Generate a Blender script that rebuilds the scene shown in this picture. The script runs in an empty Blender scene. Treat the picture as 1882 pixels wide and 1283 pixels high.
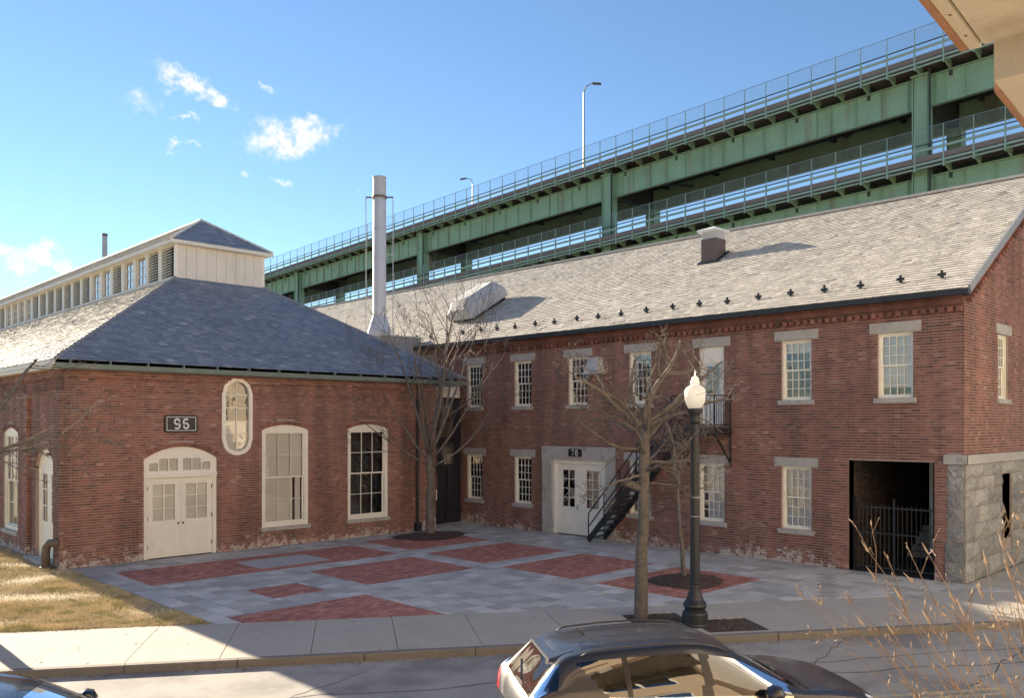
import bpy, math, random
import numpy as np
from mathutils import Vector, Matrix, Quaternion

rnd = random.Random(7)
scene = bpy.context.scene
col = scene.collection
R = math.radians

# ------------------------------------------------------------------ camera
# world axes: +X runs along the front of the low hall, +Y along the long warehouse; camera 4 m above the plaza
cam_data = bpy.data.cameras.new('camera')
cam = bpy.data.objects.new('camera', cam_data)
col.objects.link(cam)
scene.camera = cam
cam.location = (0, 0, 4.0)
cam.rotation_euler = (R(90), 0, -math.atan2(.6977, .7164))
cam_data.sensor_width = 36
VIEW_W = 1622.0     # width in pixels of the picture proper, without its white margin
cam_data.lens = 1345 / VIEW_W * 36
cam_data.shift_y = 120.5 / VIEW_W
cam_data.clip_start = .05
cam_data.clip_end = 3000
CAM = Vector((0, 0, 4.0))

# ------------------------------------------------------------------ sun, sky, exposure
SUN_EL, SUN_AZ = R(18.5), R(.5)          # azimuth from +Y towards +X
sun_dir = Vector((math.sin(SUN_AZ) * math.cos(SUN_EL), math.cos(SUN_AZ) * math.cos(SUN_EL), math.sin(SUN_EL)))
sd = bpy.data.lights.new('sun', 'SUN')
sd.energy = 4.5
sd.angle = R(.5)
sd.color = (1.0, .84, .62)
sun = bpy.data.objects.new('sun', sd)
col.objects.link(sun)
sun.location = (0, 60, 60)
sun.rotation_euler = sun_dir.to_track_quat('Z', 'Y').to_euler()

world = bpy.data.worlds.new('World')
scene.world = world
world.use_nodes = True
wn, wl = world.node_tree.nodes, world.node_tree.links
wn.clear()
w_out = wn.new('ShaderNodeOutputWorld')
w_bg = wn.new('ShaderNodeBackground')
w_bg.inputs['Strength'].default_value = .05
sky = wn.new('ShaderNodeTexSky')
sky.sky_type = 'NISHITA'
sky.sun_disc = False
sky.sun_elevation = SUN_EL
sky.sun_rotation = SUN_AZ
sky.altitude = 0
sky.air_density = 1.0
sky.dust_density = .0
sky.ozone_density = 3.6
w_tc = wn.new('ShaderNodeTexCoord')

def wmath(op, a, b=None, clamp=False):
    n = wn.new('ShaderNodeMath'); n.operation = op; n.use_clamp = clamp
    for i, v in enumerate((a, b)):
        if v is None: continue
        if isinstance(v, (int, float)): n.inputs[i].default_value = v
        else: wl.new(v, n.inputs[i])
    return n.outputs[0]

# fair-weather clouds: soft ellipses on the sky sphere broken up by noise (azimuth, elevation, half sizes in degrees, tilt, density)
CLOUDS = [(-15.0, 18.05, 3.1, 1.5, 8, 1.0), (-13.6, 18.6, 1.6, 1.1, 0, .9), (-20.4, 20.6, 2.9, .8, -22, .9), (-18.8, 19.9, 1.3, .7, -20, .8),
          (-20.8, 18.7, 1.0, .28, 0, .6), (-21.9, 16.9, .9, .5, 0, .75), (-20.4, 17.1, .7, .35, 0, .6),
          (-16.2, 20.9, .8, .35, 0, .55), (-17.5, 15.9, .7, .4, 0, .6), (-15.0, 15.6, .9, .35, -15, .6),
          (-11.9, 19.0, 1.1, .4, -15, .5), (-23.6, 19.5, 1.8, .6, 10, .38), (-21.4, 20.0, 1.2, .3, -10, .4),
          (-29.4, 9.5, 2.6, 1.0, 0, 1.0), (-27.6, 9.2, 1.5, .6, -18, .9), (-31.2, 9.9, 1.6, .8, 10, .9),
          (-10.6, 14.8, .35, .16, -40, .4),
          (-62, 14, 6, 2, 0, .8), (-125, 16, 7, 2.2, 0, .9), (120, 20, 6, 2, -6, .8)]
w_n1 = wn.new('ShaderNodeTexNoise'); w_n1.inputs['Scale'].default_value = 26; w_n1.inputs['Detail'].default_value = 6; w_n1.inputs['Roughness'].default_value = .62
w_n2 = wn.new('ShaderNodeTexNoise'); w_n2.inputs['Scale'].default_value = 70; w_n2.inputs['Detail'].default_value = 7; w_n2.inputs['Roughness'].default_value = .68
wl.new(w_tc.outputs['Generated'], w_n1.inputs['Vector']); wl.new(w_tc.outputs['Generated'], w_n2.inputs['Vector'])
w_d = wn.new('ShaderNodeVectorMath'); w_d.operation = 'MULTIPLY_ADD'
w_d.inputs[1].default_value = (.075,) * 3
wl.new(w_n1.outputs['Color'], w_d.inputs[0])
w_d2 = wn.new('ShaderNodeVectorMath'); w_d2.operation = 'SUBTRACT'; w_d2.inputs[1].default_value = (.0375,) * 3
wl.new(w_tc.outputs['Generated'], w_d2.inputs[0]); wl.new(w_d2.outputs[0], w_d.inputs[2])
acc = None
CAM_AZ = math.atan2(.6977, .7164)
for az, el, ha, he, tilt, den in CLOUDS:
    A, E = CAM_AZ + R(az), R(el)
    c = Vector((math.sin(A) * math.cos(E), math.cos(A) * math.cos(E), math.sin(E)))
    rt = Vector((math.cos(A), -math.sin(A), 0)); up = rt.cross(c)
    t = R(tilt)
    mx_ = rt * math.cos(t) + up * math.sin(t); my_ = up * math.cos(t) - rt * math.sin(t)
    mpn = wn.new('ShaderNodeMapping'); mpn.vector_type = 'TEXTURE'
    mpn.inputs['Location'].default_value = c; mpn.inputs['Rotation'].default_value = Matrix((mx_, my_, mx_.cross(my_))).transposed().to_euler()
    mpn.inputs['Scale'].default_value = (R(ha) * 1.15, R(he) * 1.15, .4)
    wl.new(w_d.outputs[0], mpn.inputs['Vector'])
    gr = wn.new('ShaderNodeTexGradient'); gr.gradient_type = 'SPHERICAL'; wl.new(mpn.outputs[0], gr.inputs[0])
    q = wmath('MULTIPLY', gr.outputs['Fac'], den * 1.15)
    acc = q if acc is None else wmath('MAXIMUM', acc, q)
w_r = wn.new('ShaderNodeMapRange'); w_r.interpolation_type = 'SMOOTHSTEP'
w_r.inputs['From Min'].default_value = .12; w_r.inputs['From Max'].default_value = 1.15
wl.new(wmath('MULTIPLY', wmath('MULTIPLY', acc, wmath('MULTIPLY', wmath('SUBTRACT', w_n2.outputs['Fac'], .22, True), 2.2)), 1.75), w_r.inputs['Value'])
w_shade = wn.new('ShaderNodeMix'); w_shade.data_type = 'RGBA'
w_shade.inputs[6].default_value = (6.2, 6.1, 6.0, 1); w_shade.inputs[7].default_value = (4.6, 4.7, 4.9, 1)
wl.new(wmath('MULTIPLY', wmath('MULTIPLY', acc, w_n1.outputs['Fac']), 1.3, True), w_shade.inputs[0])
w_mix = wn.new('ShaderNodeMix'); w_mix.data_type = 'RGBA'
wl.new(wmath('MULTIPLY', w_r.outputs[0], .97), w_mix.inputs[0])
wl.new(sky.outputs[0], w_mix.inputs[6]); wl.new(w_shade.outputs[2], w_mix.inputs[7])
wl.new(w_mix.outputs[2], w_bg.inputs['Color'])
wl.new(w_bg.outputs[0], w_out.inputs['Surface'])

scene.view_settings.view_transform = 'Standard'
scene.view_settings.look = 'None'
scene.view_settings.exposure = 2.0
scene.view_settings.gamma = 1.0
scene.view_settings.use_curve_mapping = False
scene.cycles.max_bounces = 8
scene.cycles.transparent_max_bounces = 16
scene.cycles.caustics_reflective = False
scene.cycles.caustics_refractive = False

# ------------------------------------------------------------------ mesh helpers
class MB:
    def __init__(s): s.v = []; s.f = []
    def add(s, vs, fs):
        b = len(s.v); s.v.extend([tuple(p) for p in vs]); s.f.extend([tuple(i + b for i in f) for f in fs]); return s
    def quad(s, a, b, c, d): return s.add([a, b, c, d], [(0, 1, 2, 3)])
    def poly(s, pts): return s.add(pts, [tuple(range(len(pts)))])
    def box(s, x0, x1, y0, y1, z0, z1, T=None):
        P = [(x0, y0, z0), (x1, y0, z0), (x1, y1, z0), (x0, y1, z0), (x0, y0, z1), (x1, y0, z1), (x1, y1, z1), (x0, y1, z1)]
        if T: P = [T(*p) for p in P]
        return s.add(P, [(0, 3, 2, 1), (4, 5, 6, 7), (0, 1, 5, 4), (1, 2, 6, 5), (2, 3, 7, 6), (3, 0, 4, 7)])
    def bar(s, a, b, w, h, up=(0, 0, 1)):
        a, b = Vector(a), Vector(b); d = (b - a).normalized(); u = Vector(up)
        r = d.cross(u)
        if r.length < 1e-4: r = d.cross(Vector((1, 0, 0)))
        r.normalize(); u = r.cross(d)
        P = []
        for q in (a, b):
            for i, j in ((-1, -1), (1, -1), (1, 1), (-1, 1)): P.append(q + r * (i * w / 2) + u * (j * h / 2))
        return s.add(P, [(0, 1, 2, 3), (7, 6, 5, 4), (0, 4, 5, 1), (1, 5, 6, 2), (2, 6, 7, 3), (3, 7, 4, 0)])
    def tube(s, pts, rad, n=6, cap=True):
        pts = [Vector(p) for p in pts]
        if isinstance(rad, (int, float)): rad = [rad] * len(pts)
        b = len(s.v); ref = None
        for i, p in enumerate(pts):
            d = (pts[min(i + 1, len(pts) - 1)] - pts[max(i - 1, 0)]).normalized()
            if ref is None:
                ref = d.orthogonal().normalized()
            else:
                ref = ref - d * ref.dot(d)
                ref = ref.normalized() if ref.length > 1e-5 else d.orthogonal().normalized()
            o = d.cross(ref)
            for k in range(n):
                a = 2 * math.pi * k / n
                s.v.append(tuple(p + (ref * math.cos(a) + o * math.sin(a)) * rad[i]))
        for i in range(len(pts) - 1):
            for k in range(n):
                k2 = (k + 1) % n
                s.f.append((b + i * n + k, b + i * n + k2, b + (i + 1) * n + k2, b + (i + 1) * n + k))
        if cap:
            s.f.append(tuple(b + k for k in range(n))[::-1]); s.f.append(tuple(b + (len(pts) - 1) * n + k for k in range(n)))
        return s
    def lathe(s, c, prof, n=20):
        b = len(s.v); c = Vector(c)
        for r, z in prof:
            for k in range(n):
                a = 2 * math.pi * k / n; s.v.append((c.x + r * math.cos(a), c.y + r * math.sin(a), c.z + z))
        for i in range(len(prof) - 1):
            for k in range(n):
                k2 = (k + 1) % n; s.f.append((b + i * n + k, b + i * n + k2, b + (i + 1) * n + k2, b + (i + 1) * n + k))
        s.f.append(tuple(b + k for k in range(n))[::-1]); s.f.append(tuple(b + (len(prof) - 1) * n + k for k in range(n)))
        return s
    def mesh(s, name):
        m = bpy.data.meshes.new(name); m.from_pydata(s.v, [], s.f); m.update(); return m
    def build(s, name, mat, parent=None, smooth=False):
        m = s.mesh(name)
        m.materials.append(MAT[mat])
        if smooth: m.polygons.foreach_set('use_smooth', [True] * len(m.polygons))
        return link(name, m, parent)

def link(name, data, parent=None, loc=None, rot=None):
    o = bpy.data.objects.new(name, data); col.objects.link(o)
    if parent is not None:
        o.parent = parent
        if 'bx' in parent: o.matrix_parent_inverse = Matrix.Translation(-Vector((parent['bx'], parent['by'], parent['bz'])))
    if loc is not None: o.location = loc
    if rot is not None: o.rotation_euler = rot
    return o

def thing(name, label, cat, base, group=None):
    o = bpy.data.objects.new(name, None); col.objects.link(o)
    o.location = base; o.empty_display_size = .3
    o['bx'], o['by'], o['bz'] = [float(v) for v in base]
    return tag(o, label, cat, group)

def tag(o, label, cat, group=None):
    o['label'] = label; o['category'] = cat
    if group: o['group'] = group
    return o

def kind(o, k): o['kind'] = k; return o

MAT = {}
def new_mat(name):
    m = bpy.data.materials.new(name); m.use_nodes = True; MAT[name] = m
    nt = m.node_tree; return m, nt.nodes, nt.links, nt.nodes['Principled BSDF']

def mat(name, base, rough=.7, var=.18, scale=3.0, fine=40., bump=.0, metal=0., spec=.5, tint=None, tint_scale=1.2, tint_lo=.55, tint_hi=.7, coat=0., streak=False):
    m, n, l, p = new_mat(name)
    geo = n.new('ShaderNodeNewGeometry')
    mp = n.new('ShaderNodeMapping'); l.new(geo.outputs['Position'], mp.inputs['Vector'])
    n1 = n.new('ShaderNodeTexNoise'); n1.inputs['Scale'].default_value = scale; n1.inputs['Detail'].default_value = 5
    n2 = n.new('ShaderNodeTexNoise'); n2.inputs['Scale'].default_value = fine; n2.inputs['Detail'].default_value = 3
    l.new(mp.outputs[0], n1.inputs['Vector']); l.new(mp.outputs[0], n2.inputs['Vector'])
    ad = n.new('ShaderNodeMath'); ad.operation = 'ADD'; l.new(n1.outputs['Fac'], ad.inputs[0]); l.new(n2.outputs['Fac'], ad.inputs[1])
    mr = n.new('ShaderNodeMapRange'); mr.inputs['From Min'].default_value = .6; mr.inputs['From Max'].default_value = 1.4
    mr.inputs['To Min'].default_value = 1 - var; mr.inputs['To Max'].default_value = 1 + var
    l.new(ad.outputs[0], mr.inputs['Value'])
    mx = n.new('ShaderNodeMix'); mx.data_type = 'RGBA'; mx.blend_type = 'MULTIPLY'; mx.inputs[0].default_value = 1
    mx.inputs[6].default_value = (*base, 1)
    l.new(mr.outputs[0], mx.inputs[7])
    outc = mx.outputs[2]
    if tint:
        nt_ = n.new('ShaderNodeTexNoise'); nt_.inputs['Scale'].default_value = tint_scale; nt_.inputs['Detail'].default_value = 6; nt_.inputs['Roughness'].default_value = .65
        if streak:
            mp2 = n.new('ShaderNodeMapping'); mp2.inputs['Scale'].default_value = (1, 1, .12); l.new(geo.outputs['Position'], mp2.inputs['Vector']); l.new(mp2.outputs[0], nt_.inputs['Vector'])
        else: l.new(geo.outputs['Position'], nt_.inputs['Vector'])
        r2 = n.new('ShaderNodeMapRange'); r2.inputs['From Min'].default_value = tint_lo; r2.inputs['From Max'].default_value = tint_hi; l.new(nt_.outputs['Fac'], r2.inputs['Value'])
        mt = n.new('ShaderNodeMix'); mt.data_type = 'RGBA'; l.new(r2.outputs[0], mt.inputs[0]); l.new(outc, mt.inputs[6]); mt.inputs[7].default_value = (*tint, 1)
        outc = mt.outputs[2]
    l.new(outc, p.inputs['Base Color'])
    p.inputs['Roughness'].default_value = rough; p.inputs['Metallic'].default_value = metal
    p.inputs['Specular IOR Level'].default_value = spec
    p.inputs['Coat Weight'].default_value = coat
    if bump:
        b = n.new('ShaderNodeBump'); b.inputs['Strength'].default_value = bump; b.inputs['Distance'].default_value = .02
        l.new(ad.outputs[0], b.inputs['Height']); l.new(b.outputs[0], p.inputs['Normal'])
    return m

def piece_mat(name, ramp, rough=.8, bump=.35, fine=60., large=None, salt=False, mulvar=.25, spec=.4, lscale=.35, streak=False):
    """colour picked per piece (mesh island or object), plus grain and slow patches over the whole surface"""
    m, n, l, p = new_mat(name)
    geo = n.new('ShaderNodeNewGeometry'); oi = n.new('ShaderNodeObjectInfo')
    ad = n.new('ShaderNodeMath'); ad.operation = 'ADD'; l.new(geo.outputs['Random Per Island'], ad.inputs[0]); l.new(oi.outputs['Random'], ad.inputs[1])
    fr = n.new('ShaderNodeMath'); fr.operation = 'FRACT'; l.new(ad.outputs[0], fr.inputs[0])
    cr = n.new('ShaderNodeValToRGB'); cr.color_ramp.interpolation = 'LINEAR'
    el = cr.color_ramp.elements
    while len(el) < len(ramp): el.new(.5)
    for e, (pos, c) in zip(el, ramp): e.position = pos; e.color = (*c, 1)
    l.new(fr.outputs[0], cr.inputs[0])
    n1 = n.new('ShaderNodeTexNoise'); n1.inputs['Scale'].default_value = fine; n1.inputs['Detail'].default_value = 4; l.new(geo.outputs['Position'], n1.inputs['Vector'])
    n2 = n.new('ShaderNodeTexNoise'); n2.inputs['Scale'].default_value = lscale; n2.inputs['Detail'].default_value = 7; n2.inputs['Roughness'].default_value = .62; l.new(geo.outputs['Position'], n2.inputs['Vector'])
    a2 = n.new('ShaderNodeMath'); a2.operation = 'ADD'; l.new(n1.outputs['Fac'], a2.inputs[0]); l.new(n2.outputs['Fac'], a2.inputs[1])
    mr = n.new('ShaderNodeMapRange'); mr.inputs['From Min'].default_value = .65; mr.inputs['From Max'].default_value = 1.35
    mr.inputs['To Min'].default_value = 1 - mulvar; mr.inputs['To Max'].default_value = 1 + mulvar; l.new(a2.outputs[0], mr.inputs['Value'])
    mx = n.new('ShaderNodeMix'); mx.data_type = 'RGBA'; mx.blend_type = 'MULTIPLY'; mx.inputs[0].default_value = 1
    l.new(cr.outputs[0], mx.inputs[6]); l.new(mr.outputs[0], mx.inputs[7])
    outc = mx.outputs[2]
    if large:
        r2 = n.new('ShaderNodeMapRange'); r2.inputs['From Min'].default_value = .56; r2.inputs['From Max'].default_value = .74; r2.inputs['To Max'].default_value = .7; l.new(n2.outputs['Fac'], r2.inputs['Value'])
        mt = n.new('ShaderNodeMix'); mt.data_type = 'RGBA'; l.new(r2.outputs[0], mt.inputs[0]); l.new(outc, mt.inputs[6]); mt.inputs[7].default_value = (*large, 1)
        outc = mt.outputs[2]
    if streak:   # rain-washed soot running down the wall
        mp2 = n.new('ShaderNodeMapping'); mp2.inputs['Scale'].default_value = (1.6, 1.6, .16); l.new(geo.outputs['Position'], mp2.inputs['Vector'])
        n5 = n.new('ShaderNodeTexNoise'); n5.inputs['Scale'].default_value = 1.0; n5.inputs['Detail'].default_value = 6; n5.inputs['Roughness'].default_value = .6; l.new(mp2.outputs[0], n5.inputs['Vector'])
        r5 = n.new('ShaderNodeMapRange'); r5.inputs['From Min'].default_value = .38; r5.inputs['From Max'].default_value = .62; r5.inputs['To Min'].default_value = .66; r5.inputs['To Max'].default_value = 1.2; l.new(n5.outputs['Fac'], r5.inputs['Value'])
        m5 = n.new('ShaderNodeMix'); m5.data_type = 'RGBA'; m5.blend_type = 'MULTIPLY'; m5.inputs[0].default_value = 1; l.new(outc, m5.inputs[6]); l.new(r5.outputs[0], m5.inputs[7]); outc = m5.outputs[2]
    if salt:   # white salt bloom near the foot of the wall
        sx = n.new('ShaderNodeSeparateXYZ'); l.new(geo.outputs['Position'], sx.inputs[0])
        n3 = n.new('ShaderNodeTexNoise'); n3.inputs['Scale'].default_value = 5.5; n3.inputs['Detail'].default_value = 7; n3.inputs['Roughness'].default_value = .72; l.new(geo.outputs['Position'], n3.inputs['Vector'])
        n4 = n.new('ShaderNodeTexNoise'); n4.inputs['Scale'].default_value = .55; n4.inputs['Detail'].default_value = 2; l.new(geo.outputs['Position'], n4.inputs['Vector'])
        zz = n.new('ShaderNodeMath'); zz.operation = 'MULTIPLY_ADD'; zz.inputs[1].default_value = -.35; zz.inputs[2].default_value = .12; l.new(sx.outputs['Z'], zz.inputs[0])
        s1 = n.new('ShaderNodeMath'); s1.operation = 'ADD'; l.new(n3.outputs['Fac'], s1.inputs[0]); l.new(zz.outputs[0], s1.inputs[1])
        s4 = n.new('ShaderNodeMath'); s4.operation = 'MULTIPLY_ADD'; s4.inputs[1].default_value = .5; s4.inputs[2].default_value = -.25; l.new(n4.outputs['Fac'], s4.inputs[0])
        s5 = n.new('ShaderNodeMath'); s5.operation = 'ADD'; l.new(s1.outputs[0], s5.inputs[0]); l.new(s4.outputs[0], s5.inputs[1])
        s2 = n.new('ShaderNodeMapRange'); s2.inputs['From Min'].default_value = .555; s2.inputs['From Max'].default_value = .63; s2.inputs['To Max'].default_value = .85; l.new(s5.outputs[0], s2.inputs['Value'])
        lt = n.new('ShaderNodeMath'); lt.operation = 'LESS_THAN'; lt.inputs[1].default_value = .75; l.new(sx.outputs['Z'], lt.inputs[0])
        s3 = n.new('ShaderNodeMath'); s3.operation = 'MULTIPLY'; l.new(s2.outputs[0], s3.inputs[0]); l.new(lt.outputs[0], s3.inputs[1])
        mt = n.new('ShaderNodeMix'); mt.data_type = 'RGBA'; l.new(s3.outputs[0], mt.inputs[0]); l.new(outc, mt.inputs[6]); mt.inputs[7].default_value = (.62, .58, .54, 1)
        outc = mt.outputs[2]
    l.new(outc, p.inputs['Base Color'])
    p.inputs['Roughness'].default_value = rough; p.inputs['Specular IOR Level'].default_value = spec
    b = n.new('ShaderNodeBump'); b.inputs['Strength'].default_value = bump; b.inputs['Distance'].default_value = .01
    l.new(n1.outputs['Fac'], b.inputs['Height']); l.new(b.outputs[0], p.inputs['Normal'])
    return m

def glass_mat(name, tint=(.985, .985, .975), rough=.015, wav=.08, wscale=2.5, base=.02):
    m, n, l, p = new_mat(name)
    n.remove(p)
    out = n['Material Output']
    tr = n.new('ShaderNodeBsdfTransparent'); tr.inputs[0].default_value = (*tint, 1)
    gl = n.new('ShaderNodeBsdfGlossy'); gl.inputs['Roughness'].default_value = rough; gl.inputs['Color'].default_value = (.95, .97, 1, 1)
    fr = n.new('ShaderNodeFresnel'); fr.inputs['IOR'].default_value = 1.5
    ad = n.new('ShaderNodeMath'); ad.operation = 'MULTIPLY_ADD'; ad.inputs[1].default_value = 1.25; ad.inputs[2].default_value = base; ad.use_clamp = True; l.new(fr.outputs[0], ad.inputs[0])
    mx = n.new('ShaderNodeMixShader'); l.new(ad.outputs[0], mx.inputs[0]); l.new(tr.outputs[0], mx.inputs[1]); l.new(gl.outputs[0], mx.inputs[2])
    geo = n.new('ShaderNodeNewGeometry'); ns = n.new('ShaderNodeTexNoise'); ns.inputs['Scale'].default_value = wscale; ns.inputs['Detail'].default_value = 2
    l.new(geo.outputs['Position'], ns.inputs['Vector'])
    b = n.new('ShaderNodeBump'); b.inputs['Strength'].default_value = wav; b.inputs['Distance'].default_value = .05
    l.new(ns.outputs['Fac'], b.inputs['Height']); l.new(b.outputs[0], gl.inputs['Normal'])
    l.new(mx.outputs[0], out.inputs['Surface'])
    return m

# ------------------------------------------------------------------ materials
BR = [(0, (.125, .070, .060)), (.12, (.185, .085, .067)), (.45, (.245, .105, .080)), (.78, (.29, .127, .098)), (.94, (.25, .13, .104)), (1, (.37, .225, .175))]
piece_mat('brick', BR, rough=.85, salt=True, large=(.17, .08, .066), mulvar=.3, streak=True)
mat('mortar', (.37, .29, .25), rough=.95, var=.28, scale=.8, fine=60, tint=(.27, .21, .185), tint_scale=.7)
piece_mat('brick_paver', [(0, (.30, .13, .105)), (.4, (.41, .17, .135)), (.8, (.48, .21, .165)), (1, (.55, .29, .23))], rough=.85, large=(.29, .17, .14), mulvar=.22)
piece_mat('stone_paver', [(0, (.37, .365, .345)), (.45, (.48, .475, .45)), (.8, (.55, .545, .52)), (1, (.64, .63, .60))], rough=.75, fine=25, large=(.40, .385, .355), mulvar=.16, bump=.2)
piece_mat('brick_soot_shaded', [(0, (.03, .025, .023)), (.5, (.06, .042, .037)), (1, (.09, .062, .052))], rough=.9)  # blackened brick, darkened further to keep the passage shaded
mat('joint_sand', (.075, .072, .066), rough=.95, var=.25)
piece_mat('slate', [(0, (.165, .205, .27)), (.35, (.195, .24, .31)), (.8, (.23, .275, .345)), (.96, (.27, .305, .365)), (1, (.40, .43, .47))], rough=.5, fine=30, large=(.235, .265, .32), mulvar=.14, bump=.2, spec=.5, lscale=.6)  # bluish shaded copy of the slate, for slopes turned from the sun
piece_mat('slate_sunlit', [(0, (.37, .355, .325)), (.2, (.45, .43, .395)), (.8, (.52, .495, .455)), (1, (.60, .575, .525))], rough=.75, fine=30, large=(.45, .41, .35), mulvar=.16, bump=.2, spec=.2, lscale=.5)  # sunlit copy of the same slate, warm light put into the colour
mat('slate_under', (.06, .06, .065), rough=.9)
mat('cream', (.84, .81, .71), rough=.45, var=.07, scale=2, fine=30, tint=(.78, .745, .645), tint_scale=3)
mat('cream_board', (.74, .69, .585), rough=.55, var=.08, scale=2, fine=40, tint=(.62, .57, .48), tint_scale=2, streak=True)
mat('granite', (.42, .40, .37), rough=.85, var=.18, scale=4, fine=120, bump=.3, tint=(.25, .245, .235), tint_scale=3)
piece_mat('stone_block', [(0, (.22, .215, .205)), (.5, (.30, .295, .28)), (1, (.38, .37, .345))], rough=.95, fine=16, large=(.20, .195, .165), mulvar=.45, bump=1.0, lscale=2.2, spec=.2)
mat('copper_green', (.16, .21, .19), rough=.6, var=.2, tint=(.24, .27, .24))
mat('lead', (.24, .25, .27), rough=.5, var=.15)
mat('black_metal', (.018, .019, .022), rough=.45, var=.2, metal=0.)
mat('dark_door', (.022, .022, .03), rough=.4, var=.2)
mat('zinc', (.45, .46, .50), rough=.5, var=.07, metal=.2, tint=(.50, .51, .55), tint_scale=1.5, streak=True)
mat('zinc_dull', (.44, .445, .45), rough=.7, var=.12, metal=.0, tint=(.35, .35, .34), tint_scale=2)
mat('vent_brown', (.12, .09, .078), rough=.6, var=.2)
mat('white_paint', (.72, .72, .71), rough=.5, var=.06)
mat('sign_black', (.014, .014, .016), rough=.4, var=.1)
mat('shade_cloth', (.88, .88, .85), rough=.9, var=.04)
mat('shade_warm', (.84, .79, .67), rough=.9, var=.06)
mat('room_dark', (.05, .047, .042), rough=.95, var=.2)
mat('brass_lamp', (.75, .55, .3), rough=.4, var=.1, metal=.5)
mat('concrete', (.42, .39, .34), rough=.9, var=.12, scale=1.2, fine=60, bump=.15, tint=(.37, .345, .305), tint_scale=.8)
mat('kerb_stone', (.20, .18, .155), rough=.9, var=.2, fine=40, bump=.3, tint=(.13, .115, .095), tint_scale=3)
mat('asphalt', (.34, .325, .305), rough=.92, var=.2, scale=.7, fine=140, bump=.25, tint=(.22, .215, .21), tint_scale=.5, tint_lo=.48, tint_hi=.62)
mat('tar', (.03, .03, .032), rough=.8, var=.1)
mat('road_yellow', (.50, .43, .24), rough=.85, var=.2, tint=(.32, .31, .29), tint_scale=7, tint_lo=.45, tint_hi=.55)
mat('soil', (.36, .29, .18), rough=1, var=.3, scale=2, fine=50, bump=.5, tint=(.36, .29, .17), tint_scale=1.3)
mat('ground', (.16, .15, .13), rough=1, var=.2)
mat('mulch_leaf', (.24, .16, .10), rough=1, var=.5, scale=30)
mat('mulch', (.085, .052, .04), rough=1, var=.45, fine=70, bump=.9)
mat('grass_dead', (.60, .505, .33), rough=.95, var=.3, scale=1.1, fine=20, tint=(.36, .34, .16), tint_scale=1.8, tint_lo=.5, tint_hi=.62)
mat('bark', (.155, .135, .115), rough=.95, var=.5, scale=5, fine=38, bump=1.0, tint=(.09, .08, .07), tint_scale=9)
mat('bark_twig', (.135, .115, .098), rough=.9, var=.3, scale=4)
mat('bark_far', (.13, .095, .075), rough=.95, var=.3)
mat('twig_tan', (.165, .12, .095), rough=.8, var=.25, scale=20, fine=120)
mat('bud', (.29, .23, .175), rough=.8, var=.2, scale=30)
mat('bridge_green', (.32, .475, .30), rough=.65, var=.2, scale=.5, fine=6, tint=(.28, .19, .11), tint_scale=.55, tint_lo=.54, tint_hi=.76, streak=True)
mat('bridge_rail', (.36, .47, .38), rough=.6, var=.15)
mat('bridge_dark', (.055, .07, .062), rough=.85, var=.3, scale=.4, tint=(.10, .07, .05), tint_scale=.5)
mat('bridge_concrete', (.27, .215, .185), rough=.95, var=.2, scale=.6)
mat('steel_grey', (.26, .28, .30), rough=.5, var=.08)
mat('soffit', (.42, .395, .34), rough=.85, var=.12, scale=1.5, fine=60, bump=.1, tint=(.34, .31, .25), tint_scale=1.5)
mat('fascia_brown', (.25, .135, .085), rough=.7, var=.2, scale=5)
mat('facade_pale', (.74, .70, .64), rough=.9, var=.1, scale=2, fine=30)
mat('facade_brown', (.60, .46, .32), rough=.9, var=.14, scale=2, fine=30)
mat('facade_tan', (.62, .52, .40), rough=.9, var=.12, scale=2, fine=30)
mat('tyre', (.02, .02, .021), rough=.85, var=.15)
mat('alloy', (.55, .56, .58), rough=.3, var=.03, metal=.9)
mat('chrome', (.85, .86, .88), rough=.12, var=.02, metal=1.)
mat('trim_black', (.012, .012, .013), rough=.35, var=.1)
mat('car_grey', (.035, .037, .047), rough=.36, var=.08, metal=.3, coat=.5)
mat('car_black', (.018, .018, .021), rough=.22, var=.03, metal=.2, coat=1.0)
mat('car_interior', (.05, .045, .04), rough=.9, var=.1)
mat('lamp_red', (.45, .02, .025), rough=.15, var=.05, coat=1.)
mat('lamp_clear', (.75, .76, .78), rough=.15, var=.05, coat=1.)
glass_mat('glass')
glass_mat('glass_sky', tint=(.7, .76, .8), base=.35)
glass_mat('car_glass', tint=(.16, .17, .17), rough=.01, wav=.03, base=.06)
# chain link: open wire weave seen far off
m_, n_, l_, p_ = new_mat('chain_link')
tr_ = n_.new('ShaderNodeBsdfTransparent'); mx_ = n_.new('ShaderNodeMixShader'); mx_.inputs[0].default_value = .17
p_.inputs['Base Color'].default_value = (.30, .36, .34, 1); p_.inputs['Roughness'].default_value = .6
l_.new(tr_.outputs[0], mx_.inputs[1]); l_.new(p_.outputs[0], mx_.inputs[2]); l_.new(mx_.outputs[0], n_['Material Output'].inputs['Surface'])
# lamp globe: milky translucent
m_, n_, l_, p_ = new_mat('lamp_globe')
tl_ = n_.new('ShaderNodeBsdfTranslucent'); tl_.inputs[0].default_value = (.9, .9, .88, 1)
mx_ = n_.new('ShaderNodeMixShader'); mx_.inputs[0].default_value = .65
p_.inputs['Base Color'].default_value = (.86, .86, .84, 1); p_.inputs['Roughness'].default_value = .25
l_.new(p_.outputs[0], mx_.inputs[1]); l_.new(tl_.outputs[0], mx_.inputs[2]); l_.new(mx_.outputs[0], n_['Material Output'].inputs['Surface'])

m_, n_, l_, p_ = new_mat('bulb')
p_.inputs['Base Color'].default_value = (1, .85, .5, 1); p_.inputs['Emission Color'].default_value = (1, .72, .32, 1); p_.inputs['Emission Strength'].default_value = 0

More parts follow.
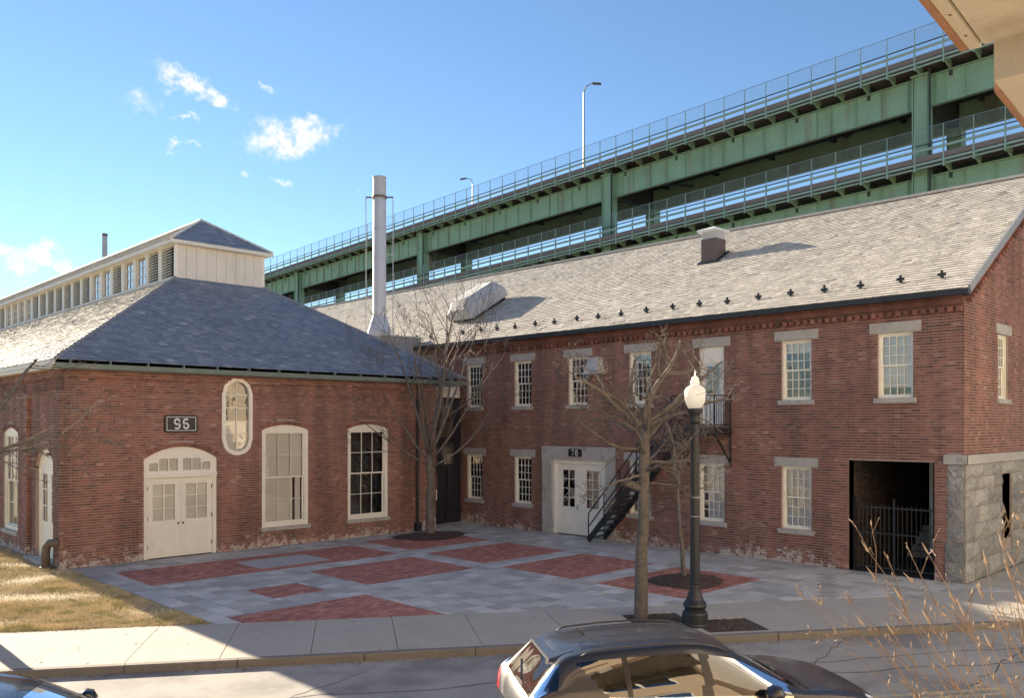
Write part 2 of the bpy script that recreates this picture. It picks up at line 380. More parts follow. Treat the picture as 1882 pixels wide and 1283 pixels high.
# ------------------------------------------------------------------ wall, roof and window builders
class Frame:
    """a vertical plane: u along a, height z, d outwards along n"""
    def __init__(s, O, a, n): s.O, s.a, s.n = Vector(O), Vector(a), Vector(n)
    def __call__(s, u, d, z): return s.O + s.a * u + s.n * d + Vector((0, 0, z))
    def rot(s): return Matrix((s.a, s.n, Vector((0, 0, 1)))).transposed().to_euler() if s.a.cross(s.n).z > 0 else Matrix((-s.a, s.n, Vector((0, 0, 1)))).transposed().to_euler()

class Hole:
    def __init__(s, u0, u1, z0, z1, arch=0, lower=0, n=None):
        s.u0, s.u1, s.z0, s.z1, s.arch, s.lower = u0, u1, z0, z1, arch, lower
        s.n = n or (12 if (arch or lower) else 1)
    def _bow(s, u, rise):
        if not rise: return 0
        h = (s.u1 - s.u0) / 2; x = u - (s.u0 + s.u1) / 2
        if rise >= h - 1e-6: return math.sqrt(max(0, h * h - x * x)) * rise / h
        rad = (h * h + rise * rise) / (2 * rise)
        return max(0, math.sqrt(max(0, rad * rad - x * x)) - (rad - rise))
    def hi(s, u): return s.z1 + s._bow(u, s.arch)
    def lo(s, u): return s.z0 - s._bow(u, s.lower)
    def us(s): return [s.u0 + (s.u1 - s.u0) * i / s.n for i in range(s.n + 1)]
    def span(s, z):
        if not (s.arch or s.lower): return (s.u0, s.u1) if s.z0 < z < s.z1 else None
        us = [s.u0 + (s.u1 - s.u0) * i / 48 for i in range(49)]
        ok = [u for u in us if s.lo(u) <= z <= s.hi(u)]
        return (ok[0], ok[-1]) if len(ok) > 1 else None
    def grow(s, g, top=None):
        t = g if top is None else top
        k = Hole(s.u0 - g, s.u1 + g, s.z0, s.z1 + t * (0 if s.arch else 1), s.arch + (t if s.arch else 0), s.lower); return k

def panel(mb, W, u0, u1, zlo, zhi, holes, d, depth=0, edge=True):
    """a sheet at depth d with holes, each hole with reveals running back by depth"""
    zl = zlo if callable(zlo) else (lambda u: zlo); zh = zhi if callable(zhi) else (lambda u: zhi)
    xs = {u0, u1}
    for h in holes: xs.update(u for u in h.us() if u0 < u < u1)
    if callable(zhi) or callable(zlo): xs.update(u0 + (u1 - u0) * i / 16 for i in range(17))
    xs = sorted(xs); xs = [x for i, x in enumerate(xs) if i == 0 or x - xs[i - 1] > 1e-5]
    e = 1e-6
    for a, b in zip(xs, xs[1:]):
        m = (a + b) / 2
        cuts = sorted([h for h in holes if h.u0 < m < h.u1], key=lambda h: h.z0)
        la, lb = zl(a), zl(b)
        for h in cuts:
            ha, hb = h.lo(a), h.lo(b)
            if ha - la > e or hb - lb > e: mb.quad(W(a, d, la), W(b, d, lb), W(b, d, hb), W(a, d, ha))
            la, lb = h.hi(a), h.hi(b)
        ta, tb = zh(a), zh(b)
        if ta - la > e or tb - lb > e: mb.quad(W(a, d, la), W(b, d, lb), W(b, d, tb), W(a, d, ta))
    if depth:
        for h in holes: ring(mb, W, h, d, d - depth)

def ring(mb, W, h, d0, d1):
    us = h.us(); pts = [(u, h.lo(u)) for u in us] + [(u, h.hi(u)) for u in reversed(us)]
    q = []
    for p in pts:
        if not q or abs(p[0] - q[-1][0]) + abs(p[1] - q[-1][1]) > 1e-5: q.append(p)
    for (a, za), (b, zb) in zip(q, q[1:] + q[:1]):
        mb.quad(W(a, d0, za), W(a, d1, za), W(b, d1, zb), W(b, d0, zb))

def slab(mb, W, u0, u1, zlo, zhi, holes, d0, d1):
    """sheet with thickness: front at d0, outer edges and hole edges back to d1"""
    panel(mb, W, u0, u1, zlo, zhi, holes, d0, d0 - d1)
    o = Hole(u0, u1, zlo, zhi) if not callable(zhi) else None
    if o: ring(mb, W, o, d0, d1)
    else:
        n = 16; us = [u0 + (u1 - u0) * i / n for i in range(n + 1)]
        pts = [(u0, zlo), (u1, zlo)] + [(u, zhi(u)) for u in reversed(us)]
        for (a, za), (b, zb) in zip(pts, pts[1:] + pts[:1]): mb.quad(W(a, d0, za), W(a, d1, za), W(b, d1, zb), W(b, d0, zb))

BL, BH, JT, BP = .203, .056, .019, .010   # brick length, height, joint, how proud of the mortar
MESHCACHE = {}
def shared_box(key, hx, hy, hz, mat_, back=False):
    if key not in MESHCACHE:
        mb = MB(); mb.box(-hx, hx, -hy, hy, -hz, hz)
        m = mb.mesh(key[0]); m.materials.append(MAT[mat_]); MESHCACHE[key] = m
    return MESHCACHE[key]

def bricks(W, u0, u1, z0, ztop, skip, proud=None, umax=None):
    """list of (ua, ub, za, zb, d) for a running bond with the openings left out"""
    out = []; ch = BH + JT; zt = ztop if callable(ztop) else (lambda u: ztop)
    zmax = max(zt(u0), zt(u1), zt((u0 + u1) / 2))
    k = 0; z = z0
    while z + BH < zmax + 1e-6:
        off = (BL + JT) / 2 if k % 2 else 0
        hdr = (k % 7 == 5)
        L = BL if not hdr else .098
        u = u0 - (off if not hdr else .03) - rnd.uniform(0, .012)
        zm = z + BH / 2
        sp = [s for s in (h.span(zm) for h in skip) if s]
        while u < u1:
            a, b = max(u, u0), min(u + L, u1)
            iv = [(a, b)] if b - a > .03 else []
            for s0, s1 in sp:
                nv = []
                for p, q in iv:
                    if q <= s0 or p >= s1: nv.append((p, q)); continue
                    if s0 - p > .03: nv.append((p, s0 - .003))
                    if q - s1 > .03: nv.append((s1 + .003, q))
                iv = nv
            for p, q in iv:
                if min(zt(p), zt(q)) >= z + BH - 1e-6:
                    out.append((p, q, z, z + BH, (proud(zm) if proud else 0) + rnd.uniform(-.003, .003)))
            u += L + .012
        k += 1; z += ch
    return out

def wall_bricks(W, lst, depth, wallobj, nsingle, name='brick', mat_='brick'):
    """nearest whole bricks become objects of their own, the rest one joined mesh"""
    def key(b):
        p = W((b[0] + b[1]) / 2, 0, (b[2] + b[3]) / 2) - CAM
        return -abs(p.normalized().dot(W.n)) / p.length_squared
    full = sorted([b for b in lst if abs(b[1] - b[0] - BL) < 1e-4], key=key)[:nsingle]
    fs = set(id(b) for b in full)
    rest = MB()
    for b in lst:
        if id(b) in fs: continue
        a, c, z0, z1, d = b
        P = [W(a, d, z0), W(c, d, z0), W(c, d, z1), W(a, d, z1), W(a, d - depth, z0), W(c, d - depth, z0), W(c, d - depth, z1), W(a, d - depth, z1)]
        rest.add(P, [(0, 1, 2, 3), (0, 4, 5, 1), (1, 5, 6, 2), (2, 6, 7, 3), (3, 7, 4, 0)])
    o = rest.build('brickwork', mat_, wallobj); kind(o, 'stuff')
    if full:
        m = shared_box(('brick', depth), BL / 2, depth / 2, BH / 2, mat_)
        rot = W.rot()
        for b in full: link(name, m, wallobj, W((b[0] + b[1]) / 2, b[4] - depth / 2, (b[2] + b[3]) / 2), rot)

def voussoirs(mb, W, h, d, height=.115, depth=.03):
    """a ring of upright bricks over a segmental arch"""
    n = int((h.u1 - h.u0) / .075)
    for i in range(n):
        ua = h.u0 + (h.u1 - h.u0) * (i + .08) / n; ub = h.u0 + (h.u1 - h.u0) * (i + .92) / n
        c = (h.u0 + h.u1) / 2; lean = .28
        P = []
        for u in (ua, ub):
            zb = h.hi(u) + .006
            P.append((u, zb)); P.append((u + (u - c) * lean * .5, zb + height))
        (a0, z0), (a1, z1), (b0, y0), (b1, y1) = P
        dd = d + rnd.uniform(0, .004)
        F = [W(a0, dd, z0), W(b0, dd, y0), W(b1, dd, y1), W(a1, dd, z1)]
        B = [W(a0, dd - depth, z0), W(b0, dd - depth, y0), W(b1, dd - depth, y1), W(a1, dd - depth, z1)]
        mb.add(F + B, [(0, 1, 2, 3), (0, 4, 5, 1), (1, 5, 6, 2), (2, 6, 7, 3), (3, 7, 4, 0)])

class Slope:
    """roof plane: u along the eave, v up the slope, h off the surface"""
    def __init__(s, O, a, up): s.O, s.a, s.s = Vector(O), Vector(a).normalized(), Vector(up).normalized(); s.n = s.a.cross(s.s); s.n = s.n if s.n.z > 0 else -s.n
    def __call__(s, u, v, h=0): return s.O + s.a * u + s.s * v + s.n * h

def slates(S, vmax, lo, hi, mat_, roofobj, nsingle, w=.25, ex=.19, skip=None):
    lst = []; r = 0; v = 0.
    while v < vmax:
        a0, b0 = lo(v + ex / 2), hi(v + ex / 2)
        u = a0 - (w / 2 if r % 2 else 0) - rnd.uniform(0, .03)
        while u < b0:
            p, q = max(u, a0), min(u + w - .006, b0)
            if q - p > .04: lst.append((p, q, v, min(v + ex * 1.02, vmax), q - p > w - .0065))
            u += w
        r += 1; v += ex
    def key(t):
        p = S((t[0] + t[1]) / 2, t[2]) - CAM; return -abs(p.normalized().dot(S.n)) / p.length_squared
    single = sorted([t for t in lst if t[4]], key=key)[:nsingle]; ids = set(id(t) for t in single)
    mb = MB()
    for t in lst:
        if id(t) in ids: continue
        p, q, v0, v1, _ = t
        hlo = .030 + rnd.uniform(-.004, .008); hh = .003; j = rnd.uniform(-.008, .008)
        v0 += j
        if rnd.random() < .012: v0 -= .05; hlo += .02
        P = [S(p, v0, hlo), S(q, v0, hlo + rnd.uniform(-.002, .003)), S(q, v1, hh), S(p, v1, hh), S(p, v0, -.004), S(q, v0, -.004), S(q, v1, -.004), S(p, v1, -.004)]
        mb.add(P, [(0, 1, 2, 3), (0, 4, 5, 1), (1, 5, 6, 2), (3, 7, 4, 0)])
    kind(mb.build('slate_courses', mat_, roofobj), 'stuff')
    if single:
        m = MB(); W2, E2 = (w - .006) / 2, ex * .51
        m.add([(-W2, -E2, .031), (W2, -E2, .031), (W2, E2, .003), (-W2, E2, .003), (-W2, -E2, -.004), (W2, -E2, -.004), (W2, E2, -.004), (-W2, E2, -.004)],
              [(0, 1, 2, 3), (0, 4, 5, 1), (1, 5, 6, 2), (3, 7, 4, 0)])
        m = m.mesh('slate'); m.materials.append(MAT[mat_])
        x = S.a if S.a.cross(S.s).dot(S.n) > 0 else -S.a
        base = Matrix((x, S.s, S.n)).transposed()
        for t in single:
            rot = (base @ Matrix.Rotation(rnd.uniform(-.012, .012), 3, 'Z')).to_euler()
            link('slate', m, roofobj, S((t[0] + t[1]) / 2, (t[2] + t[3]) / 2 + rnd.uniform(-.006, .006), rnd.uniform(0, .003)), rot)

def pane_mesh(w, h, mat_):
    k = ('pane', round(w, 3), round(h, 3), mat_)
    if k not in MESHCACHE:
        mb = MB(); mb.box(-w / 2, w / 2, -.003, .003, -h / 2, h / 2); m = mb.mesh('pane'); m.materials.append(MAT[mat_]); MESHCACHE[k] = m
    return MESHCACHE[k]

def put_pane(W, parent, u0, u1, z0, z1, d, mat_='glass', tilt=.012):
    r = W.rot(); r = (r.to_matrix() @ Matrix.Rotation(rnd.uniform(-tilt, tilt), 3, 'Z') @ Matrix.Rotation(rnd.uniform(-tilt, tilt), 3, 'X')).to_euler()
    return link('pane', pane_mesh(u1 - u0 + .012, z1 - z0 + .012, mat_), parent, W((u0 + u1) / 2, d, (z0 + z1) / 2), r)

def sash(W, win, u0, u1, z0, z1, cols, rows, d, bar=.022, stile=.045, glass='glass', m='cream', name='sash', topz=None):
    iu0, iu1, iz0, iz1 = u0 + stile, u1 - stile, z0 + stile, z1 - stile
    pw = (iu1 - iu0 - bar * (cols - 1)) / cols; ph = (iz1 - iz0 - bar * (rows - 1)) / rows
    H = []
    for i in range(cols):
        for j in range(rows):
            a = iu0 + i * (pw + bar); b = iz0 + j * (ph + bar); H.append(Hole(a, a + pw, b, b + ph))
    mb = MB(); slab(mb, W, u0, u1, z0, z1, H, d, d - .035)
    s = mb.build(name, m, win)
    for h in H: put_pane(W, win, h.u0, h.u1, h.z0, h.z1, d - .02, glass)

def room(W, win, u0, u1, z0, z1, d, depth=1.0, m='room_dark'):
    mb = MB()
    P = [(u0, d, z0), (u1, d, z0), (u1, d, z1), (u0, d, z1), (u0, d - depth, z0), (u1, d - depth, z0), (u1, d - depth, z1), (u0, d - depth, z1)]
    mb.add([W(*p) for p in P], [(4, 5, 6, 7), (0, 1, 5, 4), (1, 2, 6, 5), (2, 3, 7, 6), (3, 0, 4, 7)])
    mb.build('room_interior', m, win)

def window(W, bld, u0, u1, z0, z1, cols=4, rows=(3, 3), arch=0, back=.07, casing=.055, shade=None, lintel=None, sill=None, glass='glass', stone='granite', roomdepth=1.0, name='window'):
    """casing mesh is the window itself; sashes, panes, sill, lintel, shade hang on it"""
    d = -back
    mb = MB()
    h = Hole(u0 + casing, u1 - casing, z0 + casing * .9, z1 - casing * (.6 if arch else 1))
    if arch:
        o = Hole(u0, u1, z0, z1, arch)
        panel(mb, W, u0, u1, z0, o.hi, [h], d, .12)
        ring(mb, W, Hole(u0 + .004, u1 - .004, z0, z1, arch), d, d - .1)
    else: slab(mb, W, u0, u1, z0, z1, [h], d, d - .12)
    win = mb.build(name, 'cream', bld)
    mid = h.z0 + (h.z1 - h.z0) * rows[1] / (rows[0] + rows[1]) if rows[1] else h.z0
    sash(W, win, h.u0, h.u1, mid - .02 if rows[1] else h.z0, h.z1, cols, rows[0], d - .045, glass=glass)
    if rows[1]: sash(W, win, h.u0, h.u1, h.z0, mid + .02, cols, rows[1], d - .085, glass=glass)
    room(W, win, u0 + .02, u1 - .02, z0, z1, d - .125, roomdepth)
    if shade:
        for (f0, f1, m, k0, k1) in shade:   # height fractions, material, width fractions
            s = MB(); n = 14 if m != 'shade_cloth' else 1
            ua, ub = h.u0 + (h.u1 - h.u0) * k0, h.u0 + (h.u1 - h.u0) * k1
            for i in range(n):
                p, q = ua + (ub - ua) * i / n, ua + (ub - ua) * (i + 1) / n
                w1 = .012 * math.sin(i * 2.1) if n > 1 else 0; w2 = .012 * math.sin((i + 1) * 2.1) if n > 1 else 0
                za, zb = h.z0 + (h.z1 - h.z0) * f0, h.z0 + (h.z1 - h.z0) * f1
                s.quad(W(p, d - .135 + w1, za), W(q, d - .135 + w2, za), W(q, d - .135 + w2, zb), W(p, d - .135 + w1, zb))
            s.build('blind' if m == 'shade_cloth' else 'curtain', m, win)
    if lintel:
        ov, hh = lintel; mb = MB(); mb.box(u0 - ov, u1 + ov, -.12, .028, z1 + .002, z1 + hh, W); mb.build('lintel', stone, win)
    if sill:
        ov, hh = sill; mb = MB(); mb.box(u0 - ov, u1 + ov, -.18, .06, z0 - hh, z0 - .002, W); mb.build('sill', stone, win)
    return win

# ------------------------------------------------------------------ ground, road, pavement, plaza
SD, SN = Vector((.8328, -.5533, 0)), Vector((.5533, .8328, 0))     # along the street, across it (away from camera)
def ST(s, n, z=0): return SD * s + SN * n + Vector((0, 0, z))
N_NEAR, N_FAR, N_BACK = 7.8, 15.0, 17.85
g = MB(); g.quad((-900, -900, -.16), (900, -900, -.16), (900, 900, -.16), (-900, 900, -.16))
kind(g.build('ground', 'ground'), 'structure')
g = MB()
for i in range(40): g.quad(ST(-60 + i * 4, N_NEAR, -.12), ST(-56 + i * 4, N_NEAR, -.12), ST(-56 + i * 4, N_FAR, -.12), ST(-60 + i * 4, N_FAR, -.12))
road = kind(g.build('road', 'asphalt'), 'structure')
for off in (-.11, .11):
    g = MB(); n0 = 11.5 + off
    g.quad(ST(-60, n0 - .05, -.116), ST(100, n0 - .05, -.116), ST(100, n0 + .05, -.116), ST(-60, n0 + .05, -.116)); g.build('centre_line', 'road_yellow', road)
# cracks in the asphalt: thin wandering ribbons of tar
cr = random.Random(3)
def crack(s, n, ds, dn, steps, w):
    g = MB(); pts = []
    for i in range(steps):
        pts.append((s, n)); s += ds + cr.uniform(-.06, .06); n += dn + cr.uniform(-.07, .07)
    for (a, b), (c, d) in zip(pts, pts[1:]):
        if max(b, d) > N_FAR - .05: break
        g.quad(ST(a, b - w, -.1165), ST(c, d - w, -.1165), ST(c, d + w, -.1165), ST(a, b + w, -.1165))
    if g.v: g.build('crack', 'tar', road)
crack(-6, 13.0, .3, .01, 90, .012); crack(-8.2, 12.6, .12, .09, 25, .014); crack(-2.3, 11.9, .1, .1, 28, .012)
crack(4.8, 12.9, .3, -.005, 45, .014); crack(6.5, 12.1, .12, .1, 26, .012); crack(9.5, 11.8, .14, .1, 30, .012); crack(-5.2, 10.9, .3, .02, 30, .01)
# kerbs: granite lengths
m = MB()
for nm, n0, n1 in (('far', N_FAR, N_FAR + .16), ('near', N_NEAR - .16, N_NEAR)):
    kb = None
    holder = MB(); holder.quad(ST(-60, n0, -.13), ST(100, n0, -.13), ST(100, n1, -.13), ST(-60, n1, -.13))
    kb = kind(holder.build('kerb', 'kerb_stone'), 'structure')
    s = -30.
    while s < 45:
        L = cr.uniform(1.7, 2.3); j = cr.uniform(-.006, .006)
        g = MB(); c = .018
        prof = [(n0 + j, -.14), (n0 + j, .012 - c), (n0 + j + c, .012), (n1 + j, .012), (n1 + j, -.14)] if nm == 'far' else [(n0 + j, -.14), (n0 + j, .012), (n1 + j - c, .012), (n1 + j, .012 - c), (n1 + j, -.14)]
        P = [ST(s + .006, a, b) for a, b in prof] + [ST(s + L - .006, a, b) for a, b in prof]
        g.add(P, [(0, 1, 2, 3, 4), (9, 8, 7, 6, 5), (0, 5, 6, 1), (1, 6, 7, 2), (2, 7, 8, 3), (3, 8, 9, 4)])
        g.build('kerbstone', 'kerb_stone', kb); s += L
# concrete pavement slabs
g = MB(); g.quad(ST(-60, N_FAR + .1, -.05), ST(100, N_FAR + .1, -.05), ST(100, N_BACK + .05, -.05), ST(-60, N_BACK + .05, -.05))
walk = kind(g.build('pavement', 'joint_sand'), 'structure')
def slab_poly(mb, pts, z0, z1):
    n = len(pts); P = [(x, y, z1) for x, y in pts] + [(x, y, z0) for x, y in pts]
    mb.add(P, [tuple(range(n))] + [(i, i + n, (i + 1) % n + n, (i + 1) % n) for i in range(n)])
def st2(s, n): v = ST(s, n); return (v.x, v.y)
PITS = [(5.55, 6.75, 16.25, 17.15), (6.75, 8.0, 15.35, 16.45)]  # tree pit and lamp pit in street coordinates
s = -22.
slab_edges = []
while s < 34:
    L = 1.52 if s < 1 else 1.75
    slab_edges.append((s, s + L)); s += L
def cut_rects(rect, holes):
    out = [rect]
    for h in holes:
        nx = []
        for r in out:
            if h[0] >= r[1] or h[1] <= r[0] or h[2] >= r[3] or h[3] <= r[2]: nx.append(r); continue
            if h[0] > r[0]: nx.append((r[0], h[0], r[2], r[3]))
            if h[1] < r[1]: nx.append((h[1], r[1], r[2], r[3]))
            a, b = max(r[0], h[0]), min(r[1], h[1])
            if h[2] > r[2]: nx.append((a, b, r[2], h[2]))
            if h[3] < r[3]: nx.append((a, b, h[3], r[3]))
        out = nx
    return out
for a, b in slab_edges:
    for r in cut_rects((a + .006, b - .006, N_FAR + .165, N_BACK - .004), PITS):
        g = MB(); slab_poly(g, [st2(r[0], r[2]), st2(r[1], r[2]), st2(r[1], r[3]), st2(r[0], r[3])], -.05, cr.uniform(-.003, .003)); g.build('slab', 'concrete', walk)
g = MB(); g.quad(ST(-60, -20, -.02), ST(100, -20, -.02), ST(100, N_NEAR - .16, -.02), ST(-60, N_NEAR - .16, -.02))
kind(g.build('near_pavement', 'concrete'), 'structure')
# apron beside the gable end
ap = kind(MB().add([(23.0, 7.33, -.012), (60, 7.33, -.012), (60, -30, -.012), tuple(ST(48, N_BACK, -.012)), tuple(ST(9.0, N_BACK, -.012)), (23.0, 7.5, -.012)], [(5, 4, 3, 2, 1, 0)]).build('apron', 'concrete'), 'structure')

# plaza: grey pavers with fields of red brick
PX0, PX1, PY1 = 7.62, 22.98, 25.43
def ysw(x): return (N_BACK - SN.x * x) / SN.y
base = MB(); base.poly([(PX0, ysw(PX0), -.03), (PX1, ysw(PX1), -.03), (PX1, PY1 + 1.6, -.03), (PX0, PY1 + 1.6, -.03)])
plaza = kind(base.build('plaza', 'joint_sand'), 'structure')
FIELDS = [(8.3, 15.85, 21.3, 23.95), (16.6, 20.1, 21.65, 24.45), (16.5, 20.05, 18.1, 20.85), (12.2, 15.8, 17.7, 20.5), (9.7, 11.1, 17.85, 19.2),
          (16.45, 20.0, 14.65, 17.35), (16.45, 20.0, 11.25, 13.9), (8.1, 11.5, 13.0, 16.75)]
MANHOLE = (11.45, 13.7, 21.75, 23.3)
def clip_half(pts, keep):
    out = []
    for i, p in enumerate(pts):
        q = pts[(i + 1) % len(pts)]; kp, kq = keep(p), keep(q)
        if kp >= 0: out.append(p)
        if (kp >= 0) != (kq >= 0):
            t = kp / (kp - kq); out.append((p[0] + (q[0] - p[0]) * t, p[1] + (q[1] - p[1]) * t))
    return out
def keep_sw(p): return SN.x * p[0] + SN.y * p[1] - (N_BACK + .006)
def keep_tri(p): return p[0] - 8.1 - (16.75 - p[1]) * 0.0
pavers, pbricks = [], []
TRI = FIELDS[-1]
P = .45
ix = 0; x = PX0
while x < PX1 - .05:
    y = ysw(PX0) - 9; k = 0
    wdt = P
    y0 = 5.0 + (P / 2 if ix % 2 else 0)
    while y0 < PY1 - .02:
        for r in cut_rects((x + .009, min(x + wdt, PX1) - .009, y0 + .009, min(y0 + P, PY1) - .009), FIELDS):
            if r[1] - r[0] < .03 or r[3] - r[2] < .03: continue
            pl = [(r[0], r[2]), (r[1], r[2]), (r[1], r[3]), (r[0], r[3])]
            cp = clip_half(pl, keep_sw)
            if len(cp) >= 3: pavers.append((cp, len(cp) == 4 and abs(r[1] - r[0] - P + .018) < 1e-4 and abs(r[3] - r[2] - P + .018) < 1e-4 and all(keep_sw(p) > 0 for p in pl), r))
        y0 += P
    x += wdt; ix += 1
# band in front of the recessed entrance
for i in range(5):
    for j in range(3):
        r = (20.75 + i * P, min(20.75 + i * P + P - .008, 22.97), 25.44 + j * P, 25.44 + (j + 1) * P - .008); pavers.append(([(r[0], r[2]), (r[1], r[2]), (r[1], r[3]), (r[0], r[3])], False, r))
for f in FIELDS:
    row = 0; y = f[2]
    while y < f[3] - .04:
        x = f[0] - (.105 if row % 2 else 0)
        while x < f[1]:
            for r in cut_rects((max(x, f[0]) + .005, min(x + .21, f[1]) - .005, y + .005, min(y + .105, f[3]) - .005), [MANHOLE]):
                if r[1] - r[0] < .03 or r[3] - r[2] < .02: continue
                pl = [(r[0], r[2]), (r[1], r[2]), (r[1], r[3]), (r[0], r[3])]
                cp = clip_half(pl, keep_sw)
                if len(cp) >= 3: pbricks.append((cp, len(cp) == 4 and abs(r[1] - r[0] - .2) < 1e-4 and abs(r[3] - r[2] - .095) < 1e-4 and all(keep_sw(p) > 0 for p in pl), r))
            x += .21
        y += .105; row += 1
def lay(lst, w, h, name, m, rest, zj):
    full = sorted([t for t in lst if t[1]], key=lambda t: ((t[2][0] + t[2][1]) / 2) ** 2 + ((t[2][2] + t[2][3]) / 2) ** 2)[:300]
    ids = set(id(t) for t in full); mb = MB()
    for t in lst:
        if id(t) in ids: continue
        slab_poly(mb, t[0], -.035, rnd.uniform(-zj, zj))
    kind(mb.build(rest, m, plaza), 'stuff')
    k = shared_box((name, w, h), w / 2, h / 2, .018, m)
    for t in full:
        r = t[2]; link(name, k, plaza, ((r[0] + r[1]) / 2, (r[2] + r[3]) / 2, -.018 + rnd.uniform(-zj, zj)), (rnd.uniform(-.006, .006), rnd.uniform(-.006, .006), 0))
lay(pavers, P - .018, P - .018, 'paver', 'stone_paver', 'paving', .0035)
lay(pbricks, .2, .095, 'brick_paver', 'brick_paver', 'brick_paving', .003)
g = MB(); g.box(MANHOLE[0] + .01, MANHOLE[1] - .01, MANHOLE[2] + .01, MANHOLE[3] - .01, -.035, .004)
g.build('access_cover', 'zinc_dull', plaza)

# lawn with dead winter grass
g = MB()
lawn_poly = [tuple(ST(-40, N_BACK, -.01)), (7.6, ysw(7.6), -.01), (7.6, 25.5, -.01), (7.6, 95, -.01), (-60, 95, -.01)]
g.poly(lawn_poly)
kind(g.build('lawn', 'soil'), 'structure')
npr = np.random.default_rng(5)
NB = 120000
pts = []
while len(pts) < NB:
    y = npr.uniform(9, 46, NB); x = npr.uniform(-9, 7.55, NB)
    n = SN.x * x + SN.y * y
    dist = np.hypot(x, y)
    wall = (x > 7.4 - .2 * np.sin(y * 3)) & (y > 25.3)
    ang = np.arctan2(.7164 * x - .6977 * y, .6977 * x + .7164 * y)
    patch = np.sin(x * 1.7 + 2 * np.sin(y * .9)) + np.sin(y * 2.3 + x * .8) + npr.normal(0, .7, NB)
    ok = (n > N_BACK + .06 - .12 * npr.uniform(0, 1, NB) ** 3) & ~wall & (ang > R(-37)) & (npr.uniform(0, 1, NB) < np.clip((19 / dist) ** 1.6, 0, 1)) & (patch > -.75)
    pts += list(zip(x[ok], y[ok]))
pts = np.array(pts[:NB])
hgt = npr.uniform(.018, .045, NB) * (1 + .9 * (np.sin(pts[:, 0] * 2.9 + 1.3 * np.sin(pts[:, 1] * 1.7)) > .45) * npr.uniform(.3, 1.6, NB)); a = npr.uniform(0, 2 * np.pi, NB); ln = npr.uniform(.01, .06, NB); b = npr.uniform(0, 2 * np.pi, NB); wd = npr.uniform(.004, .009, NB)
dx, dy = np.cos(a) * wd, np.sin(a) * wd
v = np.zeros((NB, 3, 3))
v[:, 0] = np.stack([pts[:, 0] - dx, pts[:, 1] - dy, np.full(NB, -.012)], 1)
v[:, 1] = np.stack([pts[:, 0] + dx, pts[:, 1] + dy, np.full(NB, -.012)], 1)
v[:, 2] = np.stack([pts[:, 0] + np.cos(b) * ln, pts[:, 1] + np.sin(b) * ln, hgt], 1)
me = bpy.data.meshes.new('grass'); me.vertices.add(NB * 3); me.loops.add(NB * 3); me.polygons.add(NB)
me.vertices.foreach_set('co', v.ravel()); me.loops.foreach_set('vertex_index', np.arange(NB * 3)); me.polygons.foreach_set('loop_start', np.arange(0, NB * 3, 3)); me.polygons.foreach_set('loop_total', np.full(NB, 3))
me.update(); me.materials.append(MAT['grass_dead'])
kind(tag(link('grass', me), 'short straw-coloured winter grass on the corner lawn', 'grass'), 'stuff')

# ------------------------------------------------------------------ long two-storey warehouse (number 78)
EZ, ESL, EX = 7.4, .59, 22.7          # eave height, roof slope, eave line
YC, XR = 7.35, 30.2                   # gable end, ridge line
YEND = 62.
wh = thing('brick_warehouse', 'long two-storey red brick building with pale slate roof and 78 over its doors', 'building', (23, 20, 0))
WL = Frame((23, 0, 0), (0, 1, 0), (-1, 0, 0))     # long wall, u = Y
UPY = [25.83, 23.03, 20.23, 17.45, 11.85, 9.05]; LOY = [25.8, 23.03, 17.45, 14.68, 11.85]
HW = .46
hu = [Hole(y - HW, y + HW, 4.72, 6.46) for y in UPY]
hl = [Hole(y - HW, y + HW, .98, 2.8) for y in LOY]
hd_up = Hole(14.24, 15.12, 3.95, 6.44)
hd = Hole(18.9, 21.5, 0, 2.75)
hp = Hole(8.06, 10.3, 0, 3.03)
holes78 = hu + hl + [hd_up, hd, hp]
mb = MB()
panel(mb, WL, YC, 28.2, 0, 7.36, holes78, -BP, .32)
mb.quad(WL(28.2, -BP, 0), WL(YEND, -BP, 0), WL(YEND, -BP, 7.36), WL(28.2, -BP, 7.36))
wallL = mb.build('long_wall', 'mortar', wh)
skip = list(holes78)
for h in hu: skip += [Hole(h.u0 - .21, h.u1 + .21, h.z1, h.z1 + .27), Hole(h.u0 - .09, h.u1 + .09, h.z0 - .13, h.z0)]
for h in hl: skip += [Hole(h.u0 - .21, h.u1 + .21, h.z1, h.z1 + .25), Hole(h.u0 - .09, h.u1 + .09, h.z0 - .13, h.z0)]
skip += [Hole(14.0, 15.36, 6.44, 6.72), Hole(18.5, 21.95, 0, 3.22)]
skip += [Hole(YC - .1, YC + .4, 0, 3.26)]
def proud78(z): return .02 if z > 6.98 else 0.
wall_bricks(WL, bricks(WL, YC, 28.2, 0, 7.2, skip, proud78), .05, wallL, 270)
# reveal lining of the openings in brick colour is the mortar sheet; dentil course under the eave
dm = MB(); dm.box(-.075, .055, -.055, .055, -.06, .06); dm = dm.mesh('dentil'); dm.materials.append(MAT['brick'])
y = YC + .08
while y < 28:
    link('dentil', dm, wallL, (23 - .055, y, 6.93)); y += .215
mb = MB(); mb.box(22.9, 23.0, YC + .01, YEND, 7.05, 7.2); mb.box(22.86, 23.0, YC + .01, YEND, 7.203, 7.3); mb.build('cornice', 'brick', wallL)

